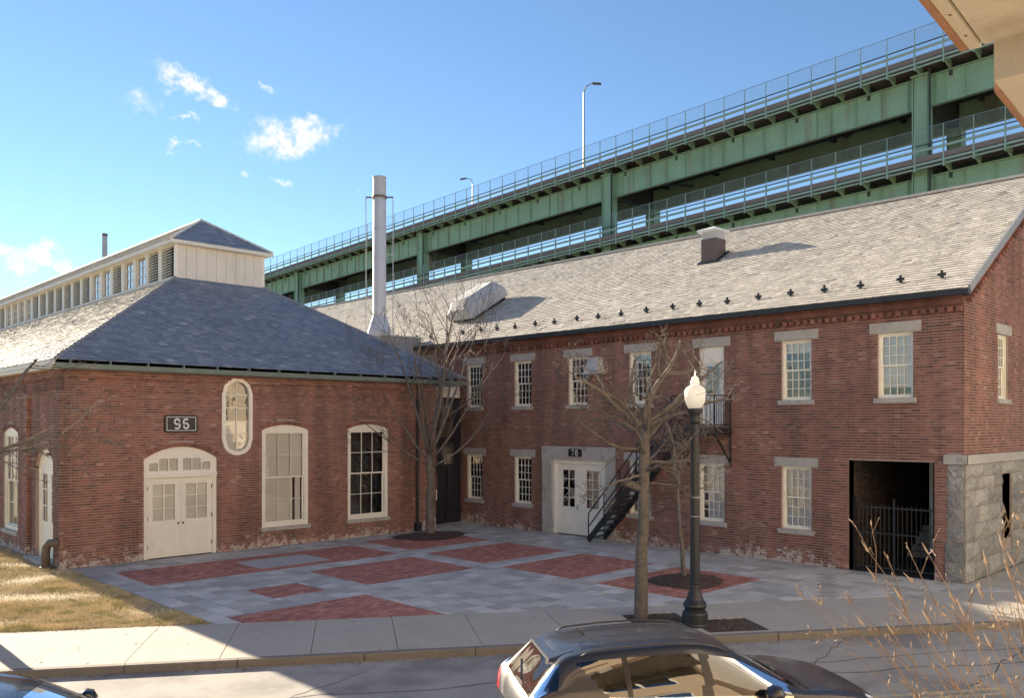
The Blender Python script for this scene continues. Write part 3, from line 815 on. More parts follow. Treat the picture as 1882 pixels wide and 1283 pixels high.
GL = Frame((0, YC, 0), (1, 0, 0), (0, -1, 0))     # gable wall, u = X
GX1 = 2 * XR - 23
def gtop(u): return min(7.36 + (u - 23) * ESL, 7.36 + (GX1 - u) * ESL)
GWX = [26.15, 30.2, 34.25]
gh = [Hole(x - HW, x + HW, 4.72, 6.5) for x in GWX] + [Hole(30.2 - HW, 30.2 + HW, 7.9, 9.5)]
mb = MB()
panel(mb, GL, 23 + .0, GX1, 0, gtop, gh + [Hole(25.95, 26.75, .85, 2.65)], -BP, .3)
wallG = mb.build('gable_wall', 'mortar', wh)
gskip = list(gh) + [Hole(22, 40, -.1, 3.24)]
for h in gh: gskip += [Hole(h.u0 - .21, h.u1 + .21, h.z1, h.z1 + .27), Hole(h.u0 - .09, h.u1 + .09, h.z0 - .13, h.z0)]
wall_bricks(GL, bricks(GL, 23, GX1, 0, lambda u: gtop(u) - .1, gskip), .05, wallG, 30)
t_ = (1 / math.hypot(1, ESL))
for sgn in (1, -1):
    x = .25
    while x < XR - 23 - .1:
        link('dentil', dm, wallG, (23 + x if sgn > 0 else GX1 - x, YC - .055, gtop(23 + x) - .33), (0, 0, 0)); x += .215
    a = Vector((23 if sgn > 0 else GX1, YC - .05, 7.28)); b = Vector((XR, YC - .05, 7.28 + (XR - 23) * ESL))
    mb = MB(); mb.bar(a, b, .14, .1); mb.build('rake_course', 'brick', wallG)
# rest of the body: far and end walls
mb = MB(); mb.quad((GX1, YC + .02, 0), (GX1, YEND, 0), (GX1, YEND, 7.36), (GX1, YC + .02, 7.36))
mb.poly([(23, YEND, 0), (GX1, YEND, 0), (GX1, YEND, 7.36), (XR, YEND, 7.36 + (XR - 23) * ESL), (23, YEND, 7.36)])
mb.build('rear_wall', 'brick', wh)

# windows of the long wall
for i, (y, h) in enumerate(zip(UPY, hu)):
    sh = None
    if i == 5: sh = [(.14, 1, 'shade_cloth', 0, 1)]
    elif i == 4: sh = [(.8, 1, 'shade_warm', 0, 1)]
    else: sh = [(.0, 1, 'shade_warm', 0, .16), (0, 1, 'shade_warm', .84, 1)]
    window(WL, wh, h.u0, h.u1, h.z0, h.z1, 4, (3, 3), shade=sh, lintel=(.21, .27), sill=(.09, .13))
for i, (y, h) in enumerate(zip(LOY, hl)):
    window(WL, wh, h.u0, h.u1, h.z0, h.z1, 4, (3, 3), shade=[(0, 1, 'shade_warm' if i < 2 else 'shade_cloth', 0, 1 if i != 3 else .75)], lintel=(.21, .25), sill=(.09, .13))
for h in gh: window(GL, wh, h.u0, h.u1, h.z0, h.z1, 4, (3, 3), shade=[(0, 1, 'shade_warm', 0, 1)], lintel=(.21, .27), sill=(.09, .13))
# upper doorway to the fire stair
mb = MB(); h = hd_up
slab(mb, WL, h.u0, h.u1, h.z0, h.z1, [Hole(h.u0 + .1, h.u1 - .1, h.z0 + .02, 5.95)], -.05, -.16)
upd = mb.build('upper_door', 'cream', wh)
mb = MB(); hs = [Hole(h.u0 + .2 + i * .25, h.u0 + .2 + i * .25 + .23, 5.0 + j * .44, 5.0 + j * .44 + .41) for i in range(2) for j in range(2)]
slab(mb, WL, h.u0 + .1, h.u1 - .1, h.z0 + .02, 5.95, hs, -.09, -.13); mb.build('door_leaf', 'white_paint', upd)
for k in hs: put_pane(WL, upd, k.u0, k.u1, k.z0, k.z1, -.11)
room(WL, upd, h.u0 + .1, h.u1 - .1, h.z0, 5.95, -.15)
mb = MB(); mb.box(14.0, 15.36, -.12, .028, 6.442, 6.72, WL); mb.build('lintel', 'granite', upd)
# main double door with granite surround
mb = MB(); W_ = WL
mb.box(18.5, 18.92, -.25, .05, 0, 2.75, WL); mb.box(21.48, 21.95, -.25, .05, 0, 2.75, WL); mb.box(18.48, 21.97, -.25, .062, 2.752, 3.22, WL)
dr = mb.build('double_door', 'granite', wh)
dr['label'] = 'cream double door in a granite surround numbered 78'
mb = MB(); slab(mb, WL, 18.922, 21.478, .0, 2.75, [Hole(19.06, 21.34, .0, 2.58)], -.06, -.2); mb.build('door_frame', 'cream', dr)
for k, (a, b) in enumerate(((19.065, 20.197), (20.203, 21.335))):
    mb = MB(); hs = []
    c = (a + b) / 2
    for i in range(2):
        for j in range(4): hs.append(Hole(c - .29 + i * .3, c - .29 + i * .3 + .275, 1.02 + j * .34, 1.02 + j * .34 + .315))
    slab(mb, WL, a, b, .02, 2.575, hs, -.12, -.17); lf = mb.build('door_leaf', 'cream', dr)
    for h in hs: put_pane(WL, dr, h.u0, h.u1, h.z0, h.z1, -.145)
    mb = MB(); mb.box(c - .33, c + .33, -.121, -.112, .2, .86, WL); mb.build('door_panel', 'cream', dr)
    mb = MB(); mb.box(c - .3, c + .3, -.3, -.25, .95, 1.7 if k else 2.5, WL); mb.build('curtain', 'shade_warm', dr)
room(WL, dr, 19.06, 21.34, 0, 2.6, -.3, 1.2)
mb = MB(); mb.tube([WL(20.29, -.1, .95), WL(20.29, -.04, .95), WL(20.29, -.04, 1.1), WL(20.29, -.1, 1.1)], .014, 6); mb.build('handle', 'black_metal', dr)

def digit_mesh(txt, size):
    """bold upright numerals as flat strokes with thickness"""
    def arc(cx, cy, rx, ry, a0, a1, n=20): return [(cx + rx * math.cos(R(a0 + (a1 - a0) * i / n)), cy + ry * math.sin(R(a0 + (a1 - a0) * i / n))) for i in range(n + 1)]
    GL_ = {'9': [arc(0, .17, .2, .21, 0, 360), arc(0, .17, .2, .21, 0, 0, 1)[:1] + [(.2, -.15)] + arc(0, -.19, .2, .19, 0, -140, 12)],
           '6': [arc(0, -.17, .2, .2, 0, 360), [(-.2, -.17), (-.2, .14)] + arc(0, .19, .2, .19, 180, 40, 12)],
           '7': [[(-.23, .36), (.22, .36), (-.06, -.4)]], '8': [arc(0, .19, .17, .18, 0, 360), arc(0, -.18, .21, .21, 0, 360)]}
    mb = MB(); sw = .145
    for k, ch in enumerate(txt):
        ox = (k - (len(txt) - 1) / 2) * .74
        for path in GL_[ch]:
            closed = math.hypot(path[0][0] - path[-1][0], path[0][1] - path[-1][1]) < 1e-6 and len(path) > 3
            L_, R_ = [], []
            for i, q in enumerate(path):
                p0 = path[i - 1] if i else (path[-2] if closed else path[0]); p1 = path[i + 1] if i < len(path) - 1 else (path[1] if closed else path[-1])
                dx, dy = p1[0] - p0[0], p1[1] - p0[1]; l = math.hypot(dx, dy) or 1; nx, ny = -dy / l * sw / 2, dx / l * sw / 2
                if ch == '7' and i == 1: nx, ny = -sw * .35, sw * .5
                L_.append(((ox + q[0] + nx) * size, (q[1] + ny) * size)); R_.append(((ox + q[0] - nx) * size, (q[1] - ny) * size))
            for i in range(len(path) - 1):
                P = [L_[i], R_[i], R_[i + 1], L_[i + 1]]
                mb.add([(x, y, .004) for x, y in P] + [(x, y, 0) for x, y in P], [(0, 1, 2, 3), (0, 4, 5, 1), (2, 6, 7, 3)])
    return mb.mesh('digits')
def number_sign(name, label, W, u0, u1, z0, z1, d, txt, size, flip):
    cpos = W((u0 + u1) / 2, d, (z0 + z1) / 2)
    t = thing(name, label, 'sign', cpos)
    mb = MB(); w, hh, c = (u1 - u0) / 2, (z1 - z0) / 2, .05
    pl = [(-w + c, -hh), (w - c, -hh), (w, -hh + c), (w, hh - c), (w - c, hh), (-w + c, hh), (-w, hh - c), (-w, -hh + c)]
    um, zm = (u0 + u1) / 2, (z0 + z1) / 2
    F = [W(um + a, d + .04, zm + b) for a, b in pl]; B = [W(um + a, d - .03, zm + b) for a, b in pl]
    mb.add(F + B, [tuple(range(8))] + [(i, i + 8, (i + 1) % 8 + 8, (i + 1) % 8) for i in range(8)]); mb.build('board', 'sign_black', t)
    if u1 - u0 > .8:
        mb = MB(); e = .055
        slab(mb, W, u0 + e, u1 - e, z0 + e, z1 - e, [Hole(u0 + e + .018, u1 - e - .018, z0 + e + .018, z1 - e - .018)], d + .046, d + .04); mb.build('border', 'white_paint', t)
    m = digit_mesh(txt, size); m.materials.append(MAT['white_paint'])
    o = link('digits', m, t); o.matrix_parent_inverse = Matrix.Translation(-cpos)
    right = -W.a if flip else W.a
    o.matrix_basis = Matrix.Translation(W((u0 + u1) / 2, d + .047, (z0 + z1) / 2)) @ Matrix((right, Vector((0, 0, 1)), W.n)).transposed().to_4x4()
    return t
number_sign('number_sign', 'small black plate with white 78 on the granite door lintel', WL, 19.98, 20.6, 2.86, 3.14, .06, '78', .26, True)

# passage with brick sides and an iron gate; near-black colours hold its shade
pas = MB()
PW = Frame((23, 0, 0), (0, 1, 0), (-1, 0, 0))
for y in (8.06, 10.3):
    pas.quad((23.02, y, 0), (30, y, 0), (30, y, 3.03), (23.02, y, 3.03))
passage = pas.build('passage', 'room_dark', wh)
FW = Frame((23, 10.3, 0), (1, 0, 0), (0, -1, 0)); lst = bricks(FW, .34, 6.9, 0, 3.0, []); wall_bricks(FW, [(a, b, z0, z1, d + .014) for a, b, z0, z1, d in lst], .03, passage, 0, mat_='brick_soot_shaded')
FW = Frame((23, 8.06, 0), (1, 0, 0), (0, 1, 0)); lst = bricks(FW, .34, 6.9, 0, 3.0, []); wall_bricks(FW, [(a, b, z0, z1, d + .014) for a, b, z0, z1, d in lst], .03, passage, 0, mat_='brick_soot_shaded')
mb = MB(); mb.quad((23, 8.06, .006), (30, 8.06, .006), (30, 10.3, .006), (23, 10.3, .006)); mb.build('passage_floor', 'tar', passage)  # floor darkened to stand in for the passage's shade
mb = MB(); mb.quad((23, 8.06, 3.03), (30, 8.06, 3.03), (30, 10.3, 3.03), (23, 10.3, 3.03)); mb.quad((30, 8.06, 0), (30, 10.3, 0), (30, 10.3, 3.03), (30, 8.06, 3.03)); mb.build('passage_lining', 'room_dark', passage)
mb = MB(); mb.box(26.0, 26.12, 9.15, 9.25, .3, 2.9); mb.build('post', 'cream', passage)
for i in range(5):
    mb = MB(); mb.box(26.6 + i * .3, 26.9 + i * .3, 8.3, 10.1, .17 * i, .17 * (i + 1)); mb.build('step', 'granite', passage)
mb = MB(); mb.box(28.5, 28.56, 8.15, 8.6, 1.3, 2.6); mb.build('pale_panel', 'shade_warm', passage)  # pale upright panel deep on the right-hand side
gate = thing('iron_gate', 'black iron bar gate closing the arch-less passage beside the granite corner', 'gate', (23.35, 9.18, 0))
gx = 23.28
for z in (.12, 1.05, 1.75): mb = MB(); mb.bar((gx, 8.1, z), (gx, 10.26, z), .03, .04); mb.build('rail', 'black_metal', gate)
y = 8.14
while y < 10.26:
    mb = MB(); mb.tube([(gx, y, .08), (gx, y, 1.84)], .010, 5); mb.build('bar', 'black_metal', gate); y += .118
for y in (8.09, 9.18, 10.27): mb = MB(); mb.bar((gx, y, 0), (gx, y, 2.0), .05, .05); mb.build('post', 'black_metal', gate)

# granite ashlar of the gable base and the corner
def rough_block(W, u0, u1, z0, z1, d, parent, bulge=.05, back=.1):
    nu, nz = 5, 4; mb = MB(); V = []
    for j in range(nz):
        for i in range(nu):
            e = (i in (0, nu - 1)) or (j in (0, nz - 1))
            uu = u0 + (u1 - u0) * i / (nu - 1) + (0 if e else rnd.uniform(-.03, .03)); zz = z0 + (z1 - z0) * j / (nz - 1) + (0 if e else rnd.uniform(-.03, .03))
            V.append(W(uu, d + (rnd.uniform(0, .008) if e else bulge * rnd.uniform(.3, 1.15)), zz))
    Fc = [(j * nu + i, j * nu + i + 1, (j + 1) * nu + i + 1, (j + 1) * nu + i) for j in range(nz - 1) for i in range(nu - 1)]
    n0 = len(V); V += [W(u0, d - back, z0), W(u1, d - back, z0), W(u1, d - back, z1), W(u0, d - back, z1)]
    Fc += [tuple([n0, n0 + 1] + list(range(nu))[::-1]), tuple([n0 + 2, n0 + 3] + [(nz - 1) * nu + i for i in range(nu)]), tuple([n0 + 3, n0] + [j * nu for j in range(nz)]), tuple([n0 + 1, n0 + 2] + [j * nu + nu - 1 for j in range(nz)][::-1])]
    mb.add(V, Fc); return mb.build('stone_block', 'stone_block', parent)
stone = MB(); slit = Hole(25.95, 26.75, .85, 2.65)
panel(stone, GL, 23.0, GX1, 0, 3.0, [slit], .015, .35)
stone.quad(WL(YC, .015, 0), WL(YC + .37, .015, 0), WL(YC + .37, .015, 3.0), WL(YC, .015, 3.0))
stb = stone.build('stone_base', 'mortar', wh)
zs = [0, .52, 1.02, 1.46, 1.9, 2.32, 2.66, 3.0]
for k, (za, zb) in enumerate(zip(zs, zs[1:])):
    qw = .44 if k < 2 else .36
    rough_block(WL, YC + .0, YC + qw, za + .008, zb - .008, .03, stb, .03)
    u = 23.0; first = True
    while u < GX1 - .05:
        L = (rnd.uniform(.75, 1.25) if not first else (1.05 if k % 2 else .7)); v_ = min(u + L, GX1)
        if GX1 - v_ < .35: v_ = GX1
        parts = [(u, v_)]
        if za < 2.6 and zb > .9:
            q = []
            for p in parts:
                if p[1] <= slit.u0 or p[0] >= slit.u1: q.append(p)
                else:
                    if slit.u0 - p[0] > .1: q.append((p[0], slit.u0))
                    if p[1] - slit.u1 > .1: q.append((slit.u1, p[1]))
            parts = q
        for p in parts: rough_block(GL, p[0] + .009, p[1] - .009, za + .010, zb - .010, .03, stb, .085)
        u = v_; first = False
mb = MB(); mb.box(22.93, GX1, YC - .09, YC + .02, 3.003, 3.24); mb.box(22.905, 22.99, YC - .09, YC + .46, 3.004, 3.243); mb.build('stone_cap', 'granite', stb)
room(GL, stb, slit.u0, slit.u1, slit.z0, slit.z1, -.34, .8)

# roof: slate with its sunlit tone put into the colour
S78 = Slope((EX, 0, EZ), (0, 1, 0), (1, 0, ESL))
VR = (XR - EX) * math.hypot(1, ESL)
mb = MB(); y0, y1 = YC - .22, YEND
mb.quad((EX, y0, EZ), (EX, y1, EZ), (XR, y1, EZ + (XR - EX) * ESL), (XR, y0, EZ + (XR - EX) * ESL))
mb.quad((2 * XR - EX, y0, EZ), (2 * XR - EX, y1, EZ), (XR, y1, EZ + (XR - EX) * ESL), (XR, y0, EZ + (XR - EX) * ESL))
mb.quad((EX + .05, y0 + .02, EZ - .1), (EX + .05, y1, EZ - .1), (XR, y1, EZ - .1 + (XR - EX - .05) * ESL), (XR, y0 + .02, EZ - .1 + (XR - EX - .05) * ESL))
roof78 = mb.build('roof', 'slate_under', wh)
slates(S78, VR, lambda v: y0, lambda v: y1, 'slate_sunlit', roof78, 280, w=.22, ex=.17)
mb = MB(); mb.bar((XR, y0, EZ + (XR - EX) * ESL + .03), (XR, y1, EZ + (XR - EX) * ESL + .03), .3, .08); mb.build('ridge_cap', 'slate_sunlit', roof78)
for sgn in (1, -1):
    a = Vector((XR - sgn * (XR - EX), y0, EZ - .02)); b = Vector((XR, y0, EZ - .02 + (XR - EX) * ESL)); mb = MB(); mb.bar(a, b, .05, .2); mb.build('barge_flashing', 'lead', roof78)
# gutter
mb = MB(); mb.box(EX - .13, EX + .0, y0, YEND, EZ - .16, EZ - .03); mb.box(EX - .0, 22.99, y0 + .05, YEND, EZ - .14, EZ - .1); gut = mb.build('gutter', 'black_metal', roof78)
# snow guards
sg = MB(); sg.box(-.03, .03, -.035, .035, 0, .08); sg.box(-.035, .0, -.10, .10, .06, .13); sg.box(-.03, .0, -.03, .03, .13, .21); sg.box(-.1, .1, -.02, .02, 0, .015)
sgm = sg.mesh('snow_guard'); sgm.materials.append(MAT['black_metal'])
y = 8.0
while y < 33:
    xg = EX + .65 + rnd.uniform(-.05, .05); link('snow_guard', sgm, roof78, (xg, y, EZ + (xg - EX) * ESL + .015)); y += 1.05
# wall hood
hood = thing('wall_hood', 'grey sheet metal hood on brick wall right of an upper window', 'vent', (22.9, 19.35, 5.8))
mb = MB(); P = [(23, 18.97, 5.82), (23, 19.73, 5.82), (22.66, 19.66, 5.82), (22.66, 19.04, 5.82), (23, 19.08, 6.38), (23, 19.62, 6.38), (22.78, 19.56, 6.38), (22.78, 19.14, 6.38)]
mb.add(P, [(0, 1, 2, 3), (4, 7, 6, 5), (0, 4, 5, 1), (1, 5, 6, 2), (2, 6, 7, 3), (3, 7, 4, 0)]); mb.build('hood', 'zinc_dull', hood)
mb = MB(); mb.box(22.64, 23, 18.95, 19.75, 5.78, 5.82); mb.build('lip', 'zinc_dull', hood)

# fire stair
fs = thing('fire_stair', 'black iron outside stair with landing, slanting across the double door', 'stairs', (22.5, 17, 0))
def fbar(nm, a, b, w, h): mb = MB(); mb.bar(a, b, w, h); return mb.build(nm, 'black_metal', fs)
LZ = 3.9
mb = MB()
for i in range(14): mb.box(22.06 + i * .067, 22.06 + i * .067 + .045, 13.98, 15.55, LZ - .03, LZ)
mb.build('landing', 'black_metal', fs)
fbar('landing_beam', (22.05, 13.95, LZ - .1), (22.05, 15.6, LZ - .1), .05, .16); fbar('landing_beam', (22.97, 13.95, LZ - .12), (22.97, 15.6, LZ - .12), .04, .14)
fbar('landing_beam', (22.05, 13.95, LZ - .1), (22.97, 13.95, LZ - .1), .05, .16)
for y in (13.98, 15.5):
    fbar('bracket', (22.1, y, LZ - .18), (22.95, y, LZ - 1.05), .05, .05); fbar('bracket', (22.95, y, LZ - .18), (22.95, y, LZ - 1.2), .05, .05)
# stair flight
T0, T1 = Vector((0, 15.55, LZ)), Vector((0, 18.95, .0))
for x in (22.1, 22.93): fbar('stringer', (x, T0.y, T0.z - .14), (x, T1.y, T1.z + .06), .03, .20)
N = 19
for i in range(1, N):
    q = T0.lerp(T1, i / N); mb = MB(); mb.box(22.11, 22.92, q.y - .12, q.y + .12, q.z - .03, q.z); mb.build('tread', 'black_metal', fs)
for x in (22.1, 22.93):
    for hgt in (.5, .95):
        fbar('handrail', (x, 15.55, LZ + hgt), (x, 18.95, hgt + .02), .03, .035)
    for i in range(6):
        q = T0.lerp(T1, i / 5); fbar('baluster', (x, q.y, q.z - .1), (x, q.y, q.z + .96), .03, .03)
for (a, b) in (((22.06, 13.98), (22.06, 15.52)), ((22.06, 13.98), (22.95, 13.98))):
    a, b = Vector((*a, 0)), Vector((*b, 0))
    for z in (.1, 1.0): fbar('handrail', (a.x, a.y, LZ + z), (b.x, b.y, LZ + z), .03, .035)
    n = 11 if b.y > a.y + .5 else 7
    for i in range(n + 1):
        q = a.lerp(b, i / n); fbar('baluster', (q.x, q.y, LZ), (q.x, q.y, LZ + 1.0), .016 if i % n else .035, .016 if i % n else .035)

# roof fittings on the long roof
def roofz(x): return EZ + (x - EX) * ESL
hv = thing('roof_ventilator', 'large pale grey rounded ventilator hood lying up the slate roof behind the tree', 'vent', (25.6, 28.3, roofz(25.6)))
SV = Slope((24.55, 27.55, roofz(24.55)), (0, 1, 0), (1, 0, ESL))
L_, Wd = 2.45, 1.6
mb = MB()
mb.add([SV(u, v, h) for h in (0, .22) for (u, v) in ((.12, .12), (Wd - .12, .12), (Wd - .12, L_ - .12), (.12, L_ - .12))], [(4, 5, 6, 7), (0, 1, 5, 4), (1, 2, 6, 5), (2, 3, 7, 6), (3, 0, 4, 7)])
mb.build('upstand', 'trim_black', hv)
prof = [(0, .2), (0, .66), (.34, .98), (Wd - .34, .98), (Wd, .66), (Wd, .2)]
mb = MB(); rings = []
for v, sc, dz in ((-.02, .55, 0), (.34, 1, 0), (L_ - .25, 1, 0), (L_, .7, 0)):
    rings.append([SV(Wd / 2 + (u - Wd / 2) * (.9 + .1 * sc), v, .2 + (h - .2) * sc) for u, h in prof])
n = len(prof)
mb.add([p for r in rings for p in r], [(i * n + k, i * n + k + 1, (i + 1) * n + k + 1, (i + 1) * n + k) for i in range(len(rings) - 1) for k in range(n - 1)] + [tuple(range(n)), tuple(range((len(rings) - 1) * n, len(rings) * n))[::-1]] + [(i * n, (i + 1) * n, (i + 1) * n + n - 1, i * n + n - 1) for i in range(len(rings) - 1)])
mb.build('hood', 'zinc_dull', hv)
mb = MB(); mb.add([SV(u, v, h) for h in (.17, .2) for (u, v) in ((-.03, -.03), (Wd + .03, -.03), (Wd + .03, L_ + .03), (-.03, L_ + .03))], [(4, 5, 6, 7), (0, 1, 5, 4), (1, 2, 6, 5), (2, 3, 7, 6), (3, 0, 4, 7), (0, 3, 2, 1)]); mb.build('flange', 'zinc_dull', hv)
rv = thing('chimney_vent', 'small brown metal vent box with white cap on the pale roof', 'vent', (27.4, 17.4, roofz(27.4)))
z0 = roofz(27.4)
mb = MB(); mb.box(27.08, 27.72, 17.08, 17.72, z0 - .3, z0 + .72); mb.build('vent_box', 'vent_brown', rv)
mb = MB(); mb.box(27.1, 27.7, 17.1, 17.7, z0 + .721, z0 + .98); mb.build('collar', 'zinc_dull', rv)
mb = MB(); q = .43
P = [(27.4 - q, 17.4 - q, z0 + .98), (27.4 + q, 17.4 - q, z0 + .98), (27.4 + q, 17.4 + q, z0 + .98), (27.4 - q, 17.4 + q, z0 + .98)]; P2 = [(x, y, z0 + 1.06) for x, y, z in P]
mb.add(P + P2 + [(27.4, 17.4, z0 + 1.22)], [(3, 2, 1, 0), (0, 1, 5, 4), (1, 2, 6, 5), (2, 3, 7, 6), (3, 0, 4, 7), (4, 5, 8), (5, 6, 8), (6, 7, 8), (7, 4, 8)]); mb.build('cap', 'white_paint', rv)
mb = MB(); mb.add([(26.95, 16.98, roofz(26.95) + .02), (27.85, 16.98, roofz(27.85) + .02), (27.85, 17.82, roofz(27.85) + .02), (26.95, 17.82, roofz(26.95) + .02)] + [(26.95, 16.98, roofz(26.95) + .08), (27.85, 16.98, roofz(27.85) + .08), (27.85, 17.82, roofz(27.85) + .08), (26.95, 17.82, roofz(26.95) + .08)], [(4, 5, 6, 7), (0, 1, 5, 4), (1, 2, 6, 5), (2, 3, 7, 6), (3, 0, 4, 7)]); mb.build('flashing', 'trim_black', rv)

# fallen leaves and grit along the kerb, on the lawn and in the plaza corners
lg = random.Random(77); lf = MB()
for _ in range(900):
    r_ = lg.random()
    if r_ < .45: p_ = ST(lg.uniform(-9, 14), N_FAR - abs(lg.gauss(0, .13)) - .02, -.112)
    elif r_ < .65: p_ = Vector((lg.uniform(7.7, 20.5), 25.42 - abs(lg.gauss(0, .25)), .006))
    elif r_ < .8: p_ = Vector((22.95 - abs(lg.gauss(0, .25)), lg.uniform(11, 25), .006))
    elif r_ < .9: p_ = ST(lg.uniform(-8, 12), lg.uniform(N_FAR + .2, N_BACK), .006)
    else: p_ = Vector((lg.uniform(2, 7.4), lg.uniform(15.5, 27), .03))
    q = lg.uniform(0, 6.283); l = lg.uniform(.012, .04); u = Vector((math.cos(q), math.sin(q), lg.uniform(-.25, .25))) * l; v_ = Vector((-math.sin(q), math.cos(q), lg.uniform(-.1, .4))) * l * .55
    lf.add([p_ - u, p_ + v_, p_ + u, p_ - v_], [(0, 1, 2, 3)])
kind(tag(lf.build('fallen_leaves', 'mulch_leaf'), 'scattered brown leaves and grit along kerb and walls', 'leaves'), 'stuff')

# ------------------------------------------------------------------ low hall with monitor roof (number 96)
hall = thing('brick_hall', 'one-storey red brick hall with hipped slate roof and cream clerestory along the ridge', 'building', (14, 26, 0))
HY, HX0, HX1, HYE = 25.45, 7.5, 20.7, 88.
FZ, FS = 5.8, .635                     # eave height, slope
RX0, RX1, RY0 = 7.2, 22.0, 25.15
MX0, MX1, MY0 = 12.85, 16.3, 30.8      # clerestory box
MZ0, MZ1 = 9.3, 10.75
FWA = Frame((0, HY, 0), (1, 0, 0), (0, -1, 0))
door = Hole(9.67, 11.92, 0, 2.98, .36)
oval = Hole(12.07, 13.1, 3.55, 4.98, .515, .515)
w1, w2 = Hole(13.44, 15.16, .64, 3.84, .16), Hole(16.72, 18.46, .64, 3.86, .16)
fh = [door, oval, w1, w2]
mb = MB(); panel(mb, FWA, HX0, HX1, 0, 5.7, fh, -BP, .3); fw = mb.build('front_wall', 'mortar', hall)
skip = [door.grow(0, .2), oval, w1.grow(0, .2), w2.grow(0, .2), Hole(w1.u0 - .05, w1.u1 + .05, .52, .64), Hole(w2.u0 - .05, w2.u1 + .05, .52, .64)]
def proud96(z):
    if z > 5.35: return .075
    if 5.0 < z < 5.24: return .045
    if 4.92 < z <= 5.0: return .02
    return 0.
wall_bricks(FWA, bricks(FWA, HX0, HX1, 0, 5.64, skip, proud96), .09, fw, 270)
mb = MB()
for h in (door, w1, w2): voussoirs(mb, FWA, h, .004)
kind(mb.build('arch_bricks', 'brick', fw), 'stuff')
mb = MB()
for a, b, c, d in ((HX0 + .005, 12.07, 12.2, 12.97), (13.1, HX1, 12.97, HX1)):
    mb.box(a, b, HY - .03, HY - .005, 5.01, 5.23)
mb.box(HX0 + .005, 12.25, HY - .06, HY - .006, 5.36, 5.66); mb.box(12.92, HX1, HY - .06, HY - .006, 5.36, 5.66); mb.box(12.25, 12.92, HY - .06, HY - .006, 5.5, 5.66); mb.build('corbel_backing', 'mortar', fw)

# left wall
LW = Frame((HX0, 0, 0), (0, 1, 0), (-1, 0, 0))
ldoor = Hole(26.3, 28.15, 0, 2.72, .62)
lwin = [Hole(30.0 + 3.75 * i, 31.7 + 3.75 * i, .62, 3.75, .16) for i in range(6)]
mb = MB(); panel(mb, LW, HY, 52.5, 0, 5.7, [ldoor] + lwin, -BP, .3); mb.quad(LW(52.5, -BP, 0), LW(HYE, -BP, 0), LW(HYE, -BP, 5.7), LW(52.5, -BP, 5.7)); lw = mb.build('side_wall', 'mortar', hall)
wall_bricks(LW, bricks(LW, HY, 52.5, 0, 5.64, [ldoor.grow(0, .2)] + [h.grow(0, .2) for h in lwin] + [Hole(h.u0 - .05, h.u1 + .05, .5, .62) for h in lwin], proud96), .09, lw, 30)
mb = MB()
for h in [ldoor] + lwin[:3]: voussoirs(mb, LW, h, .004)
kind(mb.build('arch_bricks', 'brick', lw), 'stuff')
# brick piers between bays
for a, b in ((HY, 26.05), (28.6, 29.3), (32.35, 33.1), (36.1, 36.85), (39.85, 40.6), (43.6, 44.35)):
    PWf = Frame((HX0 - .11, 0, 0), (0, 1, 0), (-1, 0, 0)); bk = MB(); bk.box(HX0 - .11 + BP, HX0 - .002, a + .008, b - .008, 0, 4.95); pier = bk.build('pier', 'mortar', lw)
    wall_bricks(PWf, bricks(PWf, a, b, 0, 4.95, []), .105, pier, 0)
mb = MB(); mb.box(HX0 - .06, HX0 - .005, HY + .01, HYE, 5.36, 5.66); mb.build('corbel_backing', 'mortar', lw)
mb = MB()
mb.quad((HX1, HY, 0), (HX1, HYE, 0), (HX1, HYE, 5.7), (HX1, HY, 5.7)); mb.quad((HX0, HYE, 0), (HX1, HYE, 0), (HX1, HYE, 5.7), (HX0, HYE, 5.7))
mb.build('rear_wall', 'brick', hall)

# roof
S96 = FS
SF = Slope((0, RY0, FZ), (1, 0, 0), (0, 1, S96)); SL = Slope((RX0, 0, FZ), (0, 1, 0), (1, 0, S96))
k = math.hypot(1, S96)
VF = (MY0 - RY0 + .1) * k
ridge = (RX1 - RX0) / 2
zt = FZ + (MY0 - RY0) * S96
mb = MB()
mb.poly([(RX0, RY0, FZ), (RX1, RY0, FZ), (RX1 - (MY0 - RY0), MY0, zt), (RX0 + (MY0 - RY0), MY0, zt)])
mb.poly([(RX0, RY0, FZ), (RX0, HYE, FZ), (MX0, HYE, zt), (MX0, MY0, zt)])
mb.poly([(RX1, RY0, FZ), (RX1, HYE, FZ), (MX1, HYE, zt), (MX1, MY0, zt)])
mb.poly([(RX0 + .03, RY0 + .03, FZ - .1), (RX1 - .03, RY0 + .03, FZ - .1), (RX1 - .03, HYE, FZ - .1), (RX0 + .03, HYE, FZ - .1)])
rf = mb.build('roof', 'slate_under', hall)
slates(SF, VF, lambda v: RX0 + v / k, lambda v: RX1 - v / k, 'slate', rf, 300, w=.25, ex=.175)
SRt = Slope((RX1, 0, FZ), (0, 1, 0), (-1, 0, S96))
slates(SL, (MX0 - RX0) * k, lambda v: RY0 + v / k, lambda v: 70., 'slate_sunlit', rf, 0, w=.24, ex=.18)
slates(SRt, (RX1 - MX1) * k, lambda v: RY0 + v / k, lambda v: 45., 'slate_sunlit', rf, 0, w=.24, ex=.18)
for a, b in (((RX0, RY0, FZ + .02), (MX0, MY0, zt + .02)), ((RX1, RY0, FZ + .02), (MX1, MY0, zt + .02))):
    mb = MB(); mb.tube([a, b], .055, 8); mb.build('hip_roll', 'lead', rf)
